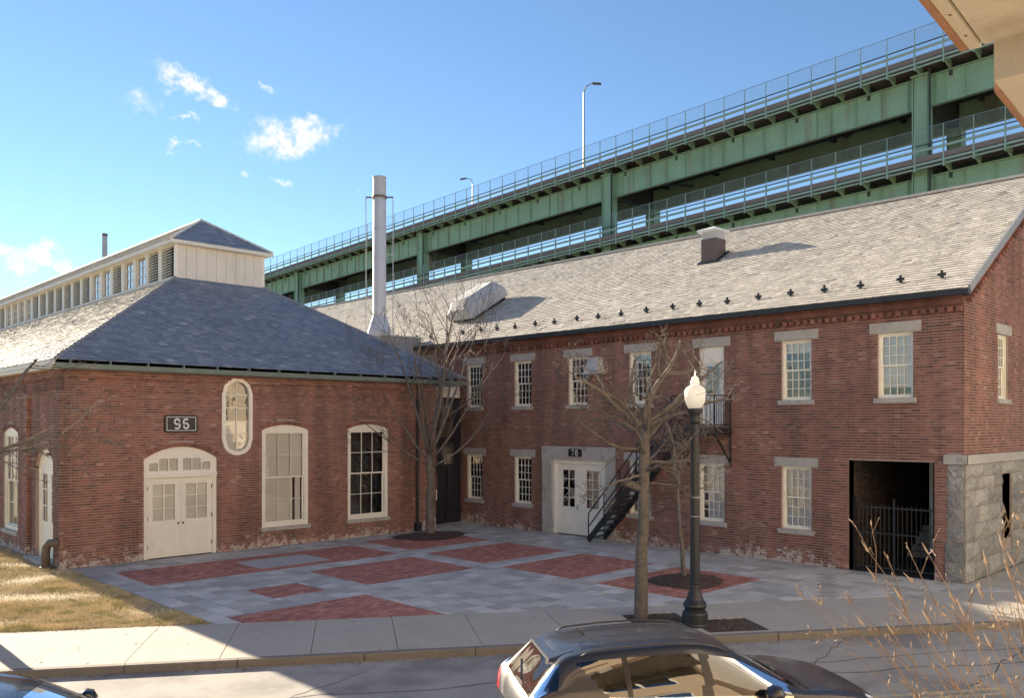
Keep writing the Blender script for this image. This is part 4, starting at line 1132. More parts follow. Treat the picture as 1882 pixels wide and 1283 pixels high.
# green gutter hung on brackets under the front eave
mb = MB()
mb.add([(x, y, z) for x in (RX0 - .02, RX1) for (y, z) in ((RY0 - .10, FZ - .24), (RY0 - .13, FZ - .10), (RY0 - .10, FZ - .10), (RY0 - .07, FZ - .21), (RY0 + .1, FZ - .21), (RY0 + .1, FZ - .24))],
       [(i, (i + 1) % 6, (i + 1) % 6 + 6, i + 6) for i in range(6)] + [(5, 4, 3, 2, 1, 0), (6, 7, 8, 9, 10, 11)])
gt = mb.build('gutter', 'copper_green', rf)
x = RX0 + .35
while x < RX1 - .2:
    mb = MB(); mb.box(x - .015, x + .015, RY0 - .12, RY0 + .02, FZ - .1, FZ + .015); mb.build('gutter_bracket', 'copper_green', gt); x += 1.05
mb = MB(); mb.box(RX0 + .05, RX1 - 0.02, RY0 + .12, HY - .078, FZ - .25, FZ - .105); mb.build('fascia', 'copper_green', rf)
mb = MB(); mb.box(RX0 - .03, RX0 + .0, RY0 + .02, HYE, FZ - .14, FZ - .01); mb.box(RX0 - .02, HX0 - .06, RY0 + .3, HYE, FZ - .24, FZ - .15); mb.build('side_fascia', 'cream_board', rf)
mb = MB(); mb.tube([(19.75, HY - .09, 5.5), (19.75, HY - .09, .28), (19.75, HY - .2, .1)], .055, 8); mb.box(19.64, 19.86, HY - .2, HY - .02, 0, .34); dp = mb.build('downpipe', 'black_metal', hall)

# clerestory
mon = MB()
mon.quad((MX0, MY0, MZ0 - .1), (MX1, MY0, MZ0 - .1), (MX1, MY0, MZ1), (MX0, MY0, MZ1))
mon.quad((MX1, MY0, MZ0 - .1), (MX1, HYE, MZ0 - .1), (MX1, HYE, MZ1), (MX1, MY0, MZ1))
mon.quad((MX0 + .25, MY0, MZ0 - .1), (MX0 + .25, HYE, MZ0 - .1), (MX0 + .25, HYE, MZ1), (MX0 + .25, MY0, MZ1))
mo = mon.build('clerestory', 'cream_board', hall)
nb = 9
for i in range(nb):   # vertical boards
    a = MX0 + (MX1 - MX0) * i / nb; b = MX0 + (MX1 - MX0) * (i + 1) / nb
    mb = MB(); mb.box(a + .006, b - .006, MY0 - .022, MY0 - .002, MZ0 - .05, MZ1 - .12); mb.build('board', 'cream_board', mo)
for x in (MX0, MX1): mb = MB(); mb.box(x - .05, x + .05, MY0 - .045, MY0 + .06, MZ0 - .1, MZ1 - .02); mb.build('corner_post', 'cream', mo)
PIT = 1.27; MW = Frame((MX0, MY0 + .1, 0), (0, 1, 0), (-1, 0, 0))
kinds = list('LLWWLWWLLLLLLLWWWWLLWWLWWLLLLLLLWWWWLLWWLWW')
lm = MB()
zl, zh = MZ0 + .14, MZ1 - .16
for j in range(11):
    zc = zl + (zh - zl) * (j + .5) / 11; lm.add([(-.06, -.44, zc - .045), (-.06, .44, zc - .045), (.05, .44, zc + .045), (.05, -.44, zc + .045), (-.06, -.44, zc - .06), (-.06, .44, zc - .06), (.05, .44, zc + .03), (.05, -.44, zc + .03)], [(0, 1, 2, 3), (7, 6, 5, 4), (0, 4, 5, 1), (2, 6, 7, 3)])
lm = lm.mesh('louvre'); lm.materials.append(MAT['cream_board'])
bk = MB(); bk.quad((.16, -.5, zl), (.16, .5, zl), (.16, .5, zh), (.16, -.5, zh)); bk = bk.mesh('louvre_back'); bk.materials.append(MAT['room_dark'])
mul = MB(); mul.box(-.04, .2, -.16, .16, MZ0 - .08, MZ1 - .05); mul = mul.mesh('mullion'); mul.materials.append(MAT['cream_board'])
gmat = 'glass_sky'
for i, kd in enumerate(kinds):
    yc = MY0 + .1 + PIT * (i + .5)
    link('mullion', mul, mo, (MX0, MY0 + .1 + PIT * (i + 1), 0))
    if kd == 'L':
        link('louvre', lm, mo, (MX0, yc, 0)); link('louvre_back', bk, mo, (MX0, yc, 0))
    else:
        u = yc - MY0 - .1; mb = MB(); hs = [Hole(u - .37 + a * .375, u - .37 + a * .375 + .355, zl + .07 + b * .36, zl + .07 + b * .36 + .335) for a in range(2) for b in range(3)]
        slab(mb, MW, u - .45, u + .45, zl, zh, hs, -.02, -.07); wi = mb.build('window', 'cream_board', mo)
        if i < 18:
            mbp = MB(); mbp.box(u - .44, u + .44, -.055, -.049, zl + .02, zh - .02, MW); mbp.build('pane', gmat, wi)
        else:
            mbp = MB(); mbp.box(u - .44, u + .44, -.055, -.049, zl + .02, zh - .02, MW); mbp.build('pane', gmat, wi)
mb = MB(); mb.box(MX0 - .05, MX0 + .2, MY0, HYE, MZ0 - .1, MZ0 + .14); mb.box(MX0 - .05, MX0 + .2, MY0, HYE, MZ1 - .16, MZ1 - .02); mb.build('sill_rail', 'cream_board', mo)
# clerestory roof
OV = .28; mz = MZ1; ms = .66; A0, A1, B0 = MX0 - OV, MX1 + OV, MY0 - OV; mr = (A0 + A1) / 2
mzt = mz + (mr - A0) * ms
mb = MB(); mb.poly([(A0, B0, mz), (A1, B0, mz), (mr, B0 + mr - A0, mzt)]); mb.poly([(A0, B0, mz), (A0, HYE, mz), (mr, HYE, mzt), (mr, B0 + mr - A0, mzt)]); mb.poly([(A1, B0, mz), (A1, HYE, mz), (mr, HYE, mzt), (mr, B0 + mr - A0, mzt)])
mrf = mb.build('clerestory_roof', 'slate_under', hall)
kk = math.hypot(1, ms); VM = (mr - A0) * kk
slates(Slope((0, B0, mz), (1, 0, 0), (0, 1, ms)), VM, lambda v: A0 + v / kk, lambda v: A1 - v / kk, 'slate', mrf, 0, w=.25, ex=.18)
slates(Slope((A0, 0, mz), (0, 1, 0), (1, 0, ms)), VM, lambda v: B0 + v / kk, lambda v: 80., 'slate_sunlit', mrf, 0, w=.28, ex=.2)
for a, b in (((A0, B0, mz + .02), (mr, B0 + mr - A0, mzt + .02)), ((A1, B0, mz + .02), (mr, B0 + mr - A0, mzt + .02)), ((mr, B0 + mr - A0, mzt + .02), (mr, HYE, mzt + .02))):
    mb = MB(); mb.tube([a, b], .045, 8); mb.build('hip_roll', 'cream_board', mrf)
mb = MB(); mb.box(A0 - .02, A1 + .02, B0 - .02, B0 + .06, mz - .13, mz - .005); mb.box(A0 - .02, A0 + .06, B0 + .062, HYE, mz - .13, mz - .005); mb.box(A0 + .06, A1, B0 + .06, HYE, mz - .12, mz - .1); mb.build('eave_board', 'cream_board', mrf)

# front door
mb = MB(); dhole = Hole(9.79, 11.80, 0, 2.40)
fan = []
for s0 in (9.84, 10.855):
    for i in range(3): fan.append(Hole(s0 + i * .30, s0 + i * .30 + .265, 2.62, 2.86 + (.10 if (s0 + i * .3) > 10.0 and (s0 + i * .3) < 11.2 else -.02), .03))
panel(mb, FWA, 9.67, 11.92, 0, door.hi, [dhole] + fan, -.06, .12)
mb.box(9.67, 11.92, -.1, -.02, 2.42, 2.54, FWA)
fd = mb.build('arched_door', 'cream', hall); fd['label'] = 'cream double door under an arched fanlight'
for h in fan:
    mbp = MB(); mbp.box(h.u0, h.u1, -.11, -.105, h.z0, h.z1 + .03, FWA); mbp.build('pane', 'glass', fd)
mb = MB(); mb.box(9.8, 11.8, -.14, -.13, 2.56, 3.15, FWA); mb.build('blind', 'shade_cloth', fd)
for a, b in ((9.795, 10.792), (10.798, 11.795)):
    c = (a + b) / 2; hs = [Hole(c - .33 + i * .35, c - .33 + i * .35 + .31, 1.13 + j * .37, 1.13 + j * .37 + .34) for i in range(2) for j in range(3)]
    mb = MB(); slab(mb, FWA, a, b, .02, 2.395, hs, -.1, -.15); mb.build('door_leaf', 'cream', fd)
    for h in hs: put_pane(FWA, fd, h.u0, h.u1, h.z0, h.z1, -.12)
    mb = MB(); slab(mb, FWA, c - .36, c + .36, .18, .95, [Hole(c - .33, c + .33, .21, .92)], -.094, -.1); mb.build('door_panel', 'cream', fd)
    mb = MB(); mb.box(c - .4, c + .4, -.165, -.16, 1.05, 2.3, FWA); mb.build('blind', 'shade_cloth', fd)
for u_ in (10.72, 10.87):
    mb = MB(); mb.lathe(FWA(u_, -.07, 1.02), [(.02, -.03), (.03, 0), (.02, .03)], 8); mb.build('knob', 'vent_brown', fd)
for u_ in (9.80, 11.79):
    for z_ in (.35, 1.2, 2.1):
        mb = MB(); mb.box(u_ - .02, u_ + .02, -.1, -.085, z_ - .06, z_ + .06, FWA); mb.build('hinge', 'vent_brown', fd)
# tall windows
window(FWA, hall, w1.u0, w1.u1, w1.z0, w1.z1, 3, (2, 2), arch=.16, casing=.14, back=.05, sill=(.05, .12), shade=[(.5, 1, 'shade_cloth', 0, 1), (0, .5, 'shade_cloth', 0, .74), (0, .5, 'shade_cloth', .8, .94)])['label'] = 'tall window with its blinds drawn'
window(FWA, hall, w2.u0, w2.u1, w2.z0, w2.z1, 3, (2, 2), arch=.16, casing=.14, back=.05, sill=(.05, .12))['label'] = 'tall window with dark bare panes'
for h in lwin: window(LW, hall, h.u0, h.u1, h.z0, h.z1, 3, (2, 2), arch=.16, casing=.14, back=.05, sill=(.05, .12), shade=[(0, 1, 'shade_warm', 0, .3), (0, 1, 'shade_warm', .7, 1)])
# oval window
mb = MB(); inner = Hole(12.19, 12.98, 3.55, 4.98, .395, .395)
us = oval.us()
op = [(u, oval.lo(u)) for u in us] + [(u, oval.hi(u)) for u in reversed(us)]; iu = inner.us(); ip = [(u, inner.lo(u)) for u in iu] + [(u, inner.hi(u)) for u in reversed(iu)]
n = len(op); P = [FWA(u, .03, z) for u, z in op] + [FWA(u, .03, z) for u, z in ip] + [FWA(u, -.12, z) for u, z in op] + [FWA(u, -.12, z) for u, z in ip]
mb.add(P, [(i, (i + 1) % n, (i + 1) % n + n, i + n) for i in range(n)] + [(i, i + 2 * n, (i + 1) % n + 2 * n, (i + 1) % n) for i in range(n)] + [(i + n, (i + 1) % n + n, (i + 1) % n + 3 * n, i + 3 * n) for i in range(n)])
ov = mb.build('oval_window', 'cream', hall); ov['label'] = 'round-ended upright window with a gilt lamp behind'
mb = MB(); cu = 12.585
mb.box(cu - .014, cu + .014, -.09, -.05, 3.17, 5.37, FWA)
for z in (3.72, 4.13, 4.54, 4.95): mb.box(12.18, 12.99, -.088, -.052, z - .014, z + .014, FWA)
mb.build('sash', 'cream', ov)
zz = [3.17, 3.72, 4.13, 4.54, 4.95, 5.37]
for a, b in zip(zz, zz[1:]):
    for ua, ub in ((12.2, cu - .014), (cu + .014, 12.97)):
        mbp = MB(); mbp.box(ua, ub, -.075, -.07, a + .014, b - .014, FWA); mbp.build('pane', 'glass', ov)
room(FWA, ov, 12.1, 13.07, 3.1, 5.45, -.14)
mb = MB(); mb.box(12.15, 13.02, -.16, -.155, 3.13, 4.13, FWA); mb.build('blind', 'shade_cloth', ov)
mb = MB(); mb.lathe(FWA(cu, -.45, 4.5), [(.02, .45), (.03, .32), (.16, .25), (.19, .18), (.1, .02), (.04, -.04)], 12); mb.tube([FWA(cu, -.45, 4.95), FWA(cu, -.45, 5.4)], .012, 5)
for s_ in (-1, 1): mb.tube([FWA(cu + s_ * .03, -.45, 5.2), FWA(cu + s_ * .2, -.45, 5.0), FWA(cu + s_ * .16, -.45, 4.72)], .014, 5)
mb.build('lamp', 'brass_lamp', ov)
# arched side door
mb = MB(); h = ldoor; panel(mb, LW, h.u0, h.u1, 0, h.hi, [Hole(h.u0 + .1, h.u1 - .1, 0, 2.75, .45)], -.1, .12); sdoor = mb.build('side_door', 'cream', hall)
for a, b in ((h.u0 + .1, 27.223), (27.227, h.u1 - .1)):
    c = (a + b) / 2; hs = [Hole(c - .24 + i * .255, c - .24 + i * .255 + .225, 1.15 + j * .48, 1.15 + j * .48 + .45) for i in range(2) for j in range(3)]
    mb = MB(); slab(mb, LW, a, b, .1, 3.1, hs, -.14, -.19); mb.build('door_leaf', 'cream', sdoor)
    for q in hs: put_pane(LW, sdoor, q.u0, q.u1, q.z0, q.z1, -.165)
    mb = MB(); slab(mb, LW, c - .3, c + .3, .25, 1.0, [Hole(c - .27, c + .27, .28, .97)], -.134, -.14); mb.build('door_panel', 'cream', sdoor)
room(LW, sdoor, h.u0 + .1, h.u1 - .1, 1.0, 2.8, -.25)
mb = MB(); mb.box(h.u0 - .05, h.u1 + .15, -.2, .28, -.02, .1, LW); mb.build('doorstep', 'granite', sdoor)
number_sign('number_sign', 'wide black plate with white 96 in a white border on the hall front', FWA, 10.26, 11.27, 3.77, 4.3, .02, '96', .37, False)

# dark recessed entrance between the two buildings
ent = thing('entrance_link', 'narrow dark metal entrance bay in the corner between the two brick buildings', 'entrance', (21.8, 26.6, 0))
EW = Frame((0, 26.65, 0), (1, 0, 0), (0, -1, 0))
mb = MB(); eh = Hole(21.15, 22.25, 0, 2.2); slab(mb, EW, 20.7, 22.99, 0, 5.1, [eh, Hole(21.05, 21.85, 2.4, 3.3), Hole(21.95, 22.6, 2.4, 3.3), Hole(21.05, 22.6, 3.5, 4.9)], 0, -.12); mb.build('panel_wall', 'dark_door', ent)
mb = MB(); mb.box(21.16, 22.24, -.1, -.05, .02, 2.19, EW); dl = mb.build('door', 'dark_door', ent)
mb = MB(); mb.box(21.5, 21.8, -.049, -.04, 1.3, 2.0, EW); mb.build('pane', 'glass_sky', dl); mb = MB(); mb.box(21.62, 21.76, -.039, -.034, .95, 1.38, EW); mb.build('notice', 'shade_warm', dl)
mb = MB(); mb.lathe(EW(21.3, -.02, 1.0), [(.03, -.03), (.035, 0), (.03, .03)], 8); mb.build('knob', 'chrome', dl)
for a, b, c, d in ((21.05, 21.85, 2.4, 3.3), (21.95, 22.6, 2.4, 3.3), (21.05, 22.6, 3.5, 4.9)): mb = MB(); mb.box(a, b, -.08, -.07, c, d, EW); mb.build('pane', 'glass', ent)
mb = MB(); mb.box(20.72, 22.98, -.14, -.13, 0, 5.2, EW); mb.build('backing', 'room_dark', ent)
for a, b in ((20.75, 21.5), (21.62, 22.9)): mb = MB(); mb.box(a, b, 0, .05, 5.12, 5.55, EW); mb.build('fascia_panel', 'cream', ent)
mb = MB(); mb.box(20.7, 22.99, 26.66, 45, 5.56, 5.7); mb.build('flat_roof', 'lead', ent)
mb = MB(); mb.box(20.7, 20.702, HY + .3, 26.7, 0, 5.6); mb.build('side_return', 'brick', ent)
wl_ = thing('wall_box', 'small white call box on the brick corner by the dark entrance', 'box', (20.45, HY - .02, 1.2))
mb = MB(); mb.box(20.38, 20.52, HY - .09, HY - .003, 1.15, 1.55); mb.build('case', 'white_paint', wl_); mb = MB(); mb.box(20.4, 20.5, HY - .095, HY - .091, 1.38, 1.5); mb.build('grille', 'zinc_dull', wl_)
# bent dark pipe by the side door
pp = [(7.18, 25.95, -.05), (7.18, 25.95, .42), (7.19, 25.9, .6), (7.24, 25.78, .72), (7.34, 25.62, .74), (7.42, 25.55, .74)]
hp_ = thing('bent_pipe', 'short dark bent pipe against the corner beside the arched side door', 'pipe', (7.18, 25.95, 0))
mb = MB(); mb.tube(pp, .11, 12); mb.build('pipe', 'vent_brown', hp_, smooth=True); mb = MB(); mb.lathe((7.18, 25.95, 0), [(.16, -.02), (.16, .05), (.12, .07)], 14); mb.build('foot', 'vent_brown', hp_)

# steel flue between the buildings
fl = thing('steel_flue', 'tall shiny steel flue rising between the two slate roofs', 'chimney', (22.15, 31.2, 7.5))
fx, fy = 22.15, 31.2
mb = MB(); mb.lathe((fx, fy, 0), [(.58, 7.3), (.58, 8.15), (.30, 8.95)], 6); mb.build('base_hopper', 'zinc', fl)
zz = [8.85, 10.1, 11.45, 12.75, 14.05, 15.05]
for i, (a, b) in enumerate(zip(zz, zz[1:])):
    mb = MB(); mb.lathe((fx, fy, 0), [(.295, a), (.295, b - .02)], 24); mb.build('flue_section', 'zinc' if i < 4 else 'zinc_dull', fl, smooth=False)
    mb = MB(); mb.lathe((fx, fy, 0), [(.305, b - .05), (.312, b - .02), (.305, b)], 24); mb.build('joint_band', 'zinc_dull', fl)
mb = MB(); mb.lathe((fx, fy, 14.1), [(.33, 0), (.34, .04), (.33, .09)], 24); mb.bar((fx - .44, fy + .43, 14.15), (fx + .44, fy - .43, 14.15), .05, .06); mb.build('collar', 'vent_brown', fl)
for s_ in (-1, 1):
    mb = MB(); mb.tube([(fx + s_ * .43, fy - s_ * .42, 7.4), (fx + s_ * .43, fy - s_ * .42, 14.15)], .022, 6); mb.build('stay_rod', 'zinc_dull', fl)
for z in (9.6, 11.6): mb = MB(); mb.bar((fx, fy, z), (fx + .43, fy - .42, z), .03, .03); mb.build('stay_arm', 'zinc_dull', fl)
# ducting on the link roof
du = thing('roof_duct', 'grey and brown ductwork on the low roof at the foot of the flue', 'duct', (22.1, 29.5, 5.7))
mb = MB(); mb.box(20.9, 22.98, 29.3, 36.0, 5.7, 7.75); mb.build('plenum', 'lead', du)  # ductwork block enlarged so that it shades the pavement
mb = MB(); mb.box(20.85, 23.0, 29.22, 36.1, 7.75, 7.82); mb.build('lid', 'zinc_dull', du)
# thin pipe chimney far behind the clerestory
tc = thing('thin_chimney', 'thin grey pipe chimney behind the clerestory ridge', 'chimney', (15.5, 46.0, 9.5))
mb = MB(); mb.tube([(15.5, 46.0, 9.0), (15.5, 46.0, 13.75)], .125, 12); mb.build('pipe', 'zinc_dull', tc); mb = MB(); mb.lathe((15.5, 46.0, 13.75), [(.14, 0), (.14, .12)], 12); mb.build('cap', 'vent_brown', tc)

# ------------------------------------------------------------------ double-deck steel viaduct
BX, BG = 72.6, -.0355                 # outer edge line and grade along +Y
def bz(y, h): return 36.7 + BG * (y - 27) + h      # height of the top fence rail plus h
br = thing('steel_viaduct', 'double-deck green steel highway viaduct crossing behind the roofs', 'bridge', (80, 60, 0))
Y0, Y1 = -8., 205.
SPC = 33.6; COLS = [27 + SPC * i for i in range(-1, 6)]
PS = SPC / 15
def beam(nm, x0, x1, h0, h1, m, par, ya=Y0, yb=Y1):
    mb = MB(); n = 1
    P = [(x0, ya, bz(ya, h0)), (x1, ya, bz(ya, h0)), (x1, yb, bz(yb, h0)), (x0, yb, bz(yb, h0)), (x0, ya, bz(ya, h1)), (x1, ya, bz(ya, h1)), (x1, yb, bz(yb, h1)), (x0, yb, bz(yb, h1))]
    mb.add(P, [(0, 3, 2, 1), (4, 5, 6, 7), (0, 1, 5, 4), (1, 2, 6, 5), (2, 3, 7, 6), (3, 0, 4, 7)]); return mb.build(nm, m, par)
BW = 11.5
GIN = 1.7                             # girder set back from the deck edge
for deck, H0 in (('upper_deck', 0.), ('lower_deck', -8.4)):
    dk = beam(deck, BX + .02, BX + BW, H0 - 2.72, H0 - 2.45, 'bridge_concrete', br)
    for e in (0, 1):
        xe = BX if e == 0 else BX + BW
        sx = 1 if e == 0 else -1
        xg = xe + sx * GIN
        beam('edge_beam', min(xe, xe + sx * .18), max(xe, xe + sx * .18), H0 - 2.56, H0 - 2.30, 'bridge_concrete', dk)
        beam('edge_channel', min(xe + sx * .05, xe + sx * .2), max(xe + sx * .05, xe + sx * .2), H0 - 2.98, H0 - 2.80, 'bridge_rail', dk)
        beam('edge_channel', min(xe + sx * .12, xe + sx * .25), max(xe + sx * .12, xe + sx * .25), H0 - 3.26, H0 - 3.14, 'bridge_rail', dk)
        beam('rail', min(xe, xe + sx * .08), max(xe, xe + sx * .08), H0 - 1.42, H0 - 1.34, 'bridge_dark', dk)
        beam('rail', min(xe, xe + sx * .12), max(xe, xe + sx * .12), H0 - 1.90, H0 - 1.70, 'bridge_rail', dk)
        beam('fence_top_rail', min(xe + sx * .03, xe + sx * .06), max(xe + sx * .03, xe + sx * .06), H0 - .04, H0, 'steel_grey', dk)
        gd = beam('girder', min(xg, xg + sx * .1), max(xg, xg + sx * .1), H0 - 6.10, H0 - 3.65, 'bridge_green', dk)
        beam('flange', xg - .22, xg + .26, H0 - 6.18, H0 - 6.10, 'bridge_green', dk); beam('flange', xg - .22, xg + .26, H0 - 3.65, H0 - 3.57, 'bridge_green', dk)
        if e: 
            mb = MB(); mb.quad((xe - .05, Y0, bz(Y0, H0)), (xe - .05, Y1, bz(Y1, H0)), (xe - .05, Y1, bz(Y1, H0 - 2.3)), (xe - .05, Y0, bz(Y0, H0 - 2.3))); mb.build('fence_mesh', 'chain_link', dk)
    # underside: stringers and cross beams
    for i in range(4):
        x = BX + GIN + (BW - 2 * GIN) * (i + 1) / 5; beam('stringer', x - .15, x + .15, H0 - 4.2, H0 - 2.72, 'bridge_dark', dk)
pm = MB(); pm.box(-.02, .10, -.06, .06, -3.45, -1.3); pm.box(.0, .06, -.03, .03, -1.3, 0.); pm = pm.mesh('post'); pm.materials.append(MAT['bridge_rail'])
fm = MB(); fm.add([(.04, -PS / 2, -BG * -PS / 2 * -1), (.04, PS / 2, BG * PS / 2), (.04, PS / 2, BG * PS / 2 - 1.34), (.04, -PS / 2, -BG * PS / 2 - 1.34)], [(0, 1, 2, 3)]); fm = fm.mesh('fence_panel'); fm.materials.append(MAT['chain_link'])
bm_ = MB(); bm_.add([(0, -.07, -2.8), (GIN, -.07, -2.8), (GIN, -.07, -3.6), (0.05, -.07, -3.2), (0, .07, -2.8), (GIN, .07, -2.8), (GIN, .07, -3.6), (0.05, .07, -3.2)], [(0, 1, 2, 3), (7, 6, 5, 4), (0, 4, 5, 1), (1, 5, 6, 2), (2, 6, 7, 3), (3, 7, 4, 0)]); bm_ = bm_.mesh('bracket'); bm_.materials.append(MAT['bridge_green'])
sm = MB(); sm.box(-.14, 0, -.02, .02, -6.10, -3.65); sm = sm.mesh('stiffener'); sm.materials.append(MAT['bridge_green'])
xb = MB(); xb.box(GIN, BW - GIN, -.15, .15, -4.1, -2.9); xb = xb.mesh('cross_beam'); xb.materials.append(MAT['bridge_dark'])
decks = {o.name: o for o in br.children}
for nm, H0 in (('upper_deck', 0.), ('lower_deck', -8.4)):
    dk = decks[nm]
    y = 27 - 10 * PS; k = 0
    while y < 172:
        z = bz(y, H0)
        link('post', pm, dk, (BX, y, z)); link('bracket', bm_, dk, (BX, y, z)); link('fence_panel', fm, dk, (BX, y + PS / 2, bz(y + PS / 2, H0)))
        link('stiffener', sm, dk, (BX + GIN, y + PS / 2, z))
        if k % 15 in (4, 9): link('stiffener', sm, dk, (BX + GIN, y + PS / 2 - .75, z))
        if k % 3 == 0: link('cross_beam', xb, dk, (BX, y, z))
        y += PS; k += 1
for y in COLS:
    for x in (BX + GIN - .35, BX + BW - GIN - .35):
        zt_ = bz(y, -3.6); cl = MB()
        cl.box(x - .25, x + .95, y - .62, y - .54, -.2, zt_); cl.box(x - .25, x + .95, y + .54, y + .62, -.2, zt_); cl.box(x + .3, x + .4, y - .54, y + .54, -.2, zt_); cl.box(x - .12, x - .04, y - .5, y + .5, -.2, zt_)
        cl.box(x - .35, x + 1.05, y - .72, y + .72, zt_, zt_ + .15); cl.build('column', 'bridge_green', br)
    mb = MB(); mb.tube([(BX + GIN - .75, y - .85, bz(y, -3.2)), (BX + GIN - .7, y - .85, bz(y, -4.2)), (BX + GIN - .7, y - .85, 0)], .09, 8); mb.build('drain_pipe', 'bridge_dark', br)
    for H0 in (0, -8.4):
        mb = MB(); mb.box(BX + GIN - .16, BX + GIN - .01, y + 9.2, y + 10.2, bz(y + 9.7, H0 - 6.05), bz(y + 9.7, H0 - 3.7)); mb.build('splice_plate', 'bridge_green', br)
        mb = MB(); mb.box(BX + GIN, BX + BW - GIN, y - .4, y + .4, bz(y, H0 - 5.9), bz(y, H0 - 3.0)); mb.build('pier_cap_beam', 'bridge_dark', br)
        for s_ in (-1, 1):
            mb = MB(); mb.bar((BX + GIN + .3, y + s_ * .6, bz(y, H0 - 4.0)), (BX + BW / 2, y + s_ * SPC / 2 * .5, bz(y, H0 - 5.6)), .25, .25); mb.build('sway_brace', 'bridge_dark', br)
# light masts on the upper deck
def mast(x, y, hgt, arm, label, dirn):
    t = thing('light_mast', label, 'street lamp', (x, y, bz(y, -2.4)), 'light masts on the viaduct'); zb = bz(y, -2.4)
    mb = MB(); mb.tube([(x, y, zb), (x, y, zb + hgt - .9), (x + dirn.x * .25, y + dirn.y * .25, zb + hgt - .25), (x + dirn.x * .8, y + dirn.y * .8, zb + hgt), (x + dirn.x * arm, y + dirn.y * arm, zb + hgt - .02)], [.13, .09, .07, .06, .05], 8); mb.build('pole', 'steel_grey', t)
    a = Vector((x, y, zb + hgt)) + dirn * arm; mb = MB(); mb.bar(a - dirn * .2 + Vector((0, 0, .02)), a + dirn * .75 - Vector((0, 0, .1)), .38, .16); mb.build('lamp_head', 'vent_brown', t)
mast(BX + .3, 63.2, 9.6, 1.2, 'tall light mast above the viaduct left of the middle column', Vector((.55, -.83, 0)))
mast(BX + 6.5, 158., 8.2, 1.2, 'far light mast above the clerestory roof end', Vector((.55, -.83, 0)))
mast(BX + 12.6, 96., 9.5, 1.2, 'light mast with only its lamp head showing above the fence', Vector((-.55, .83, 0)))

# ------------------------------------------------------------------ camera's own building: eave overhead, facade behind
own = thing('tan_building', 'tan building with wide concrete eave overhead at the upper right', 'building', (0, -2, 0))
ROTA = R(4.2)
ca, sa = math.cos(ROTA), math.sin(ROTA)
def OB(x, y, z): return Vector((x * ca - y * sa, x * sa + y * ca, z))
EH, EL = 6.60, 6.35
mb = MB(); mb.box(-30, 6.5, -1.4, 1.44, EH + .012, EH + .35, OB); mb.build('eave_slab', 'soffit', own)
mb = MB(); mb.box(-30, 6.5, 1.455, 1.53, EH, EH + .35, OB); mb.build('eave_edge', 'soffit', own)
mb = MB(); mb.box(-30, 6.46, 1.532, 1.575, EH - .015, EH + .42, OB); mb.build('eave_fascia', 'fascia_brown', own)
mb = MB(); mb.box(6.502, 8.75, -1.4, 1.38, EL, EH + .34, OB); mb.build('eave_box', 'soffit', own)
mb = MB(); mb.box(6.7, 8.75, 1.382, 1.42, EL - .012, EH + .42, OB); mb.build('eave_fascia', 'fascia_brown', own)
mb = MB(); mb.box(6.502, 8.75, -.35, -.33, EL - .006, EL - .001, OB); mb.build('soffit_joint', 'fascia_brown', own)
for i in range(9):
    mb = MB(); c_ = OB(5.1 + .38 * i, 1.49 if i < 4 else 1.2, 0); mb.lathe((c_.x, c_.y, (EH if i < 4 else EL) - .006), [(.009, 0), (.009, .008)], 8); mb.build('screw_head', 'vent_brown', own)
mb = MB(); mb.box(5.6, 5.606, -1.4, 1.44, EH + .006, EH + .0115, OB); mb.build('soffit_joint', 'fascia_brown', own)
FC = Frame(OB(0, -1.4, 0), (ca, sa, 0), (-sa, ca, 0))
fholes = [Hole(x, x + 1.5, z, z + 1.7) for x in (-13, -9.5, -6, 2.6, 5.4) for z in (1.0, 4.2)] + [Hole(-2.2, 1.6, 3.0, 6.2)]
mb = MB(); panel(mb, FC, -16, 7.9, 0, EH, fholes, 0, .25); mb.build('facade_wall', 'facade_brown', own)
mb = MB(); panel(mb, FC, -16, 7.9, EH + .36, 15.5, [Hole(x, x + 1.5, z, z + 1.8) for x in (-13, -9.5, -6, -2.5, 1, 4.5) for z in (8.2, 11.6)], -.3, .25); mb.box(-16, 7.9, -12, -.56, EH + .36, 15.4, FC); mb.build('upper_wall', 'facade_brown', own)  # unseen upper storeys, added to bounce more sunlight
for h in fholes[:-1]:
    mb = MB(); slab(mb, FC, h.u0, h.u1, h.z0, h.z1, [Hole(h.u0 + .08, h.u0 + .72, h.z0 + .08, h.z1 - .08), Hole(h.u0 + .78, h.u1 - .08, h.z0 + .08, h.z1 - .08)], -.1, -.16); wi = mb.build('window', 'cream', own)
    mb = MB(); mb.box(h.u0 + .05, h.u1 - .05, -.14, -.13, h.z0 + .05, h.z1 - .05, FC); mb.build('pane', 'glass_sky', wi)
    mb = MB(); mb.box(h.u0, h.u1, -.4, -.3, h.z0, h.z1, FC); mb.build('room_interior', 'room_dark', wi)
mb = MB(); mb.box(-2.4, 1.8, -4, -3.9, 2.8, 6.4, FC); mb.build('rear_room_wall', 'soffit', own)
mb = MB(); P = [OB(7.9, -1.4, 0), OB(7.9, -14, 0), OB(7.9, -14, EH), OB(7.9, -1.4, EH)]; mb.quad(*P); mb.build('end_wall', 'facade_brown', own)

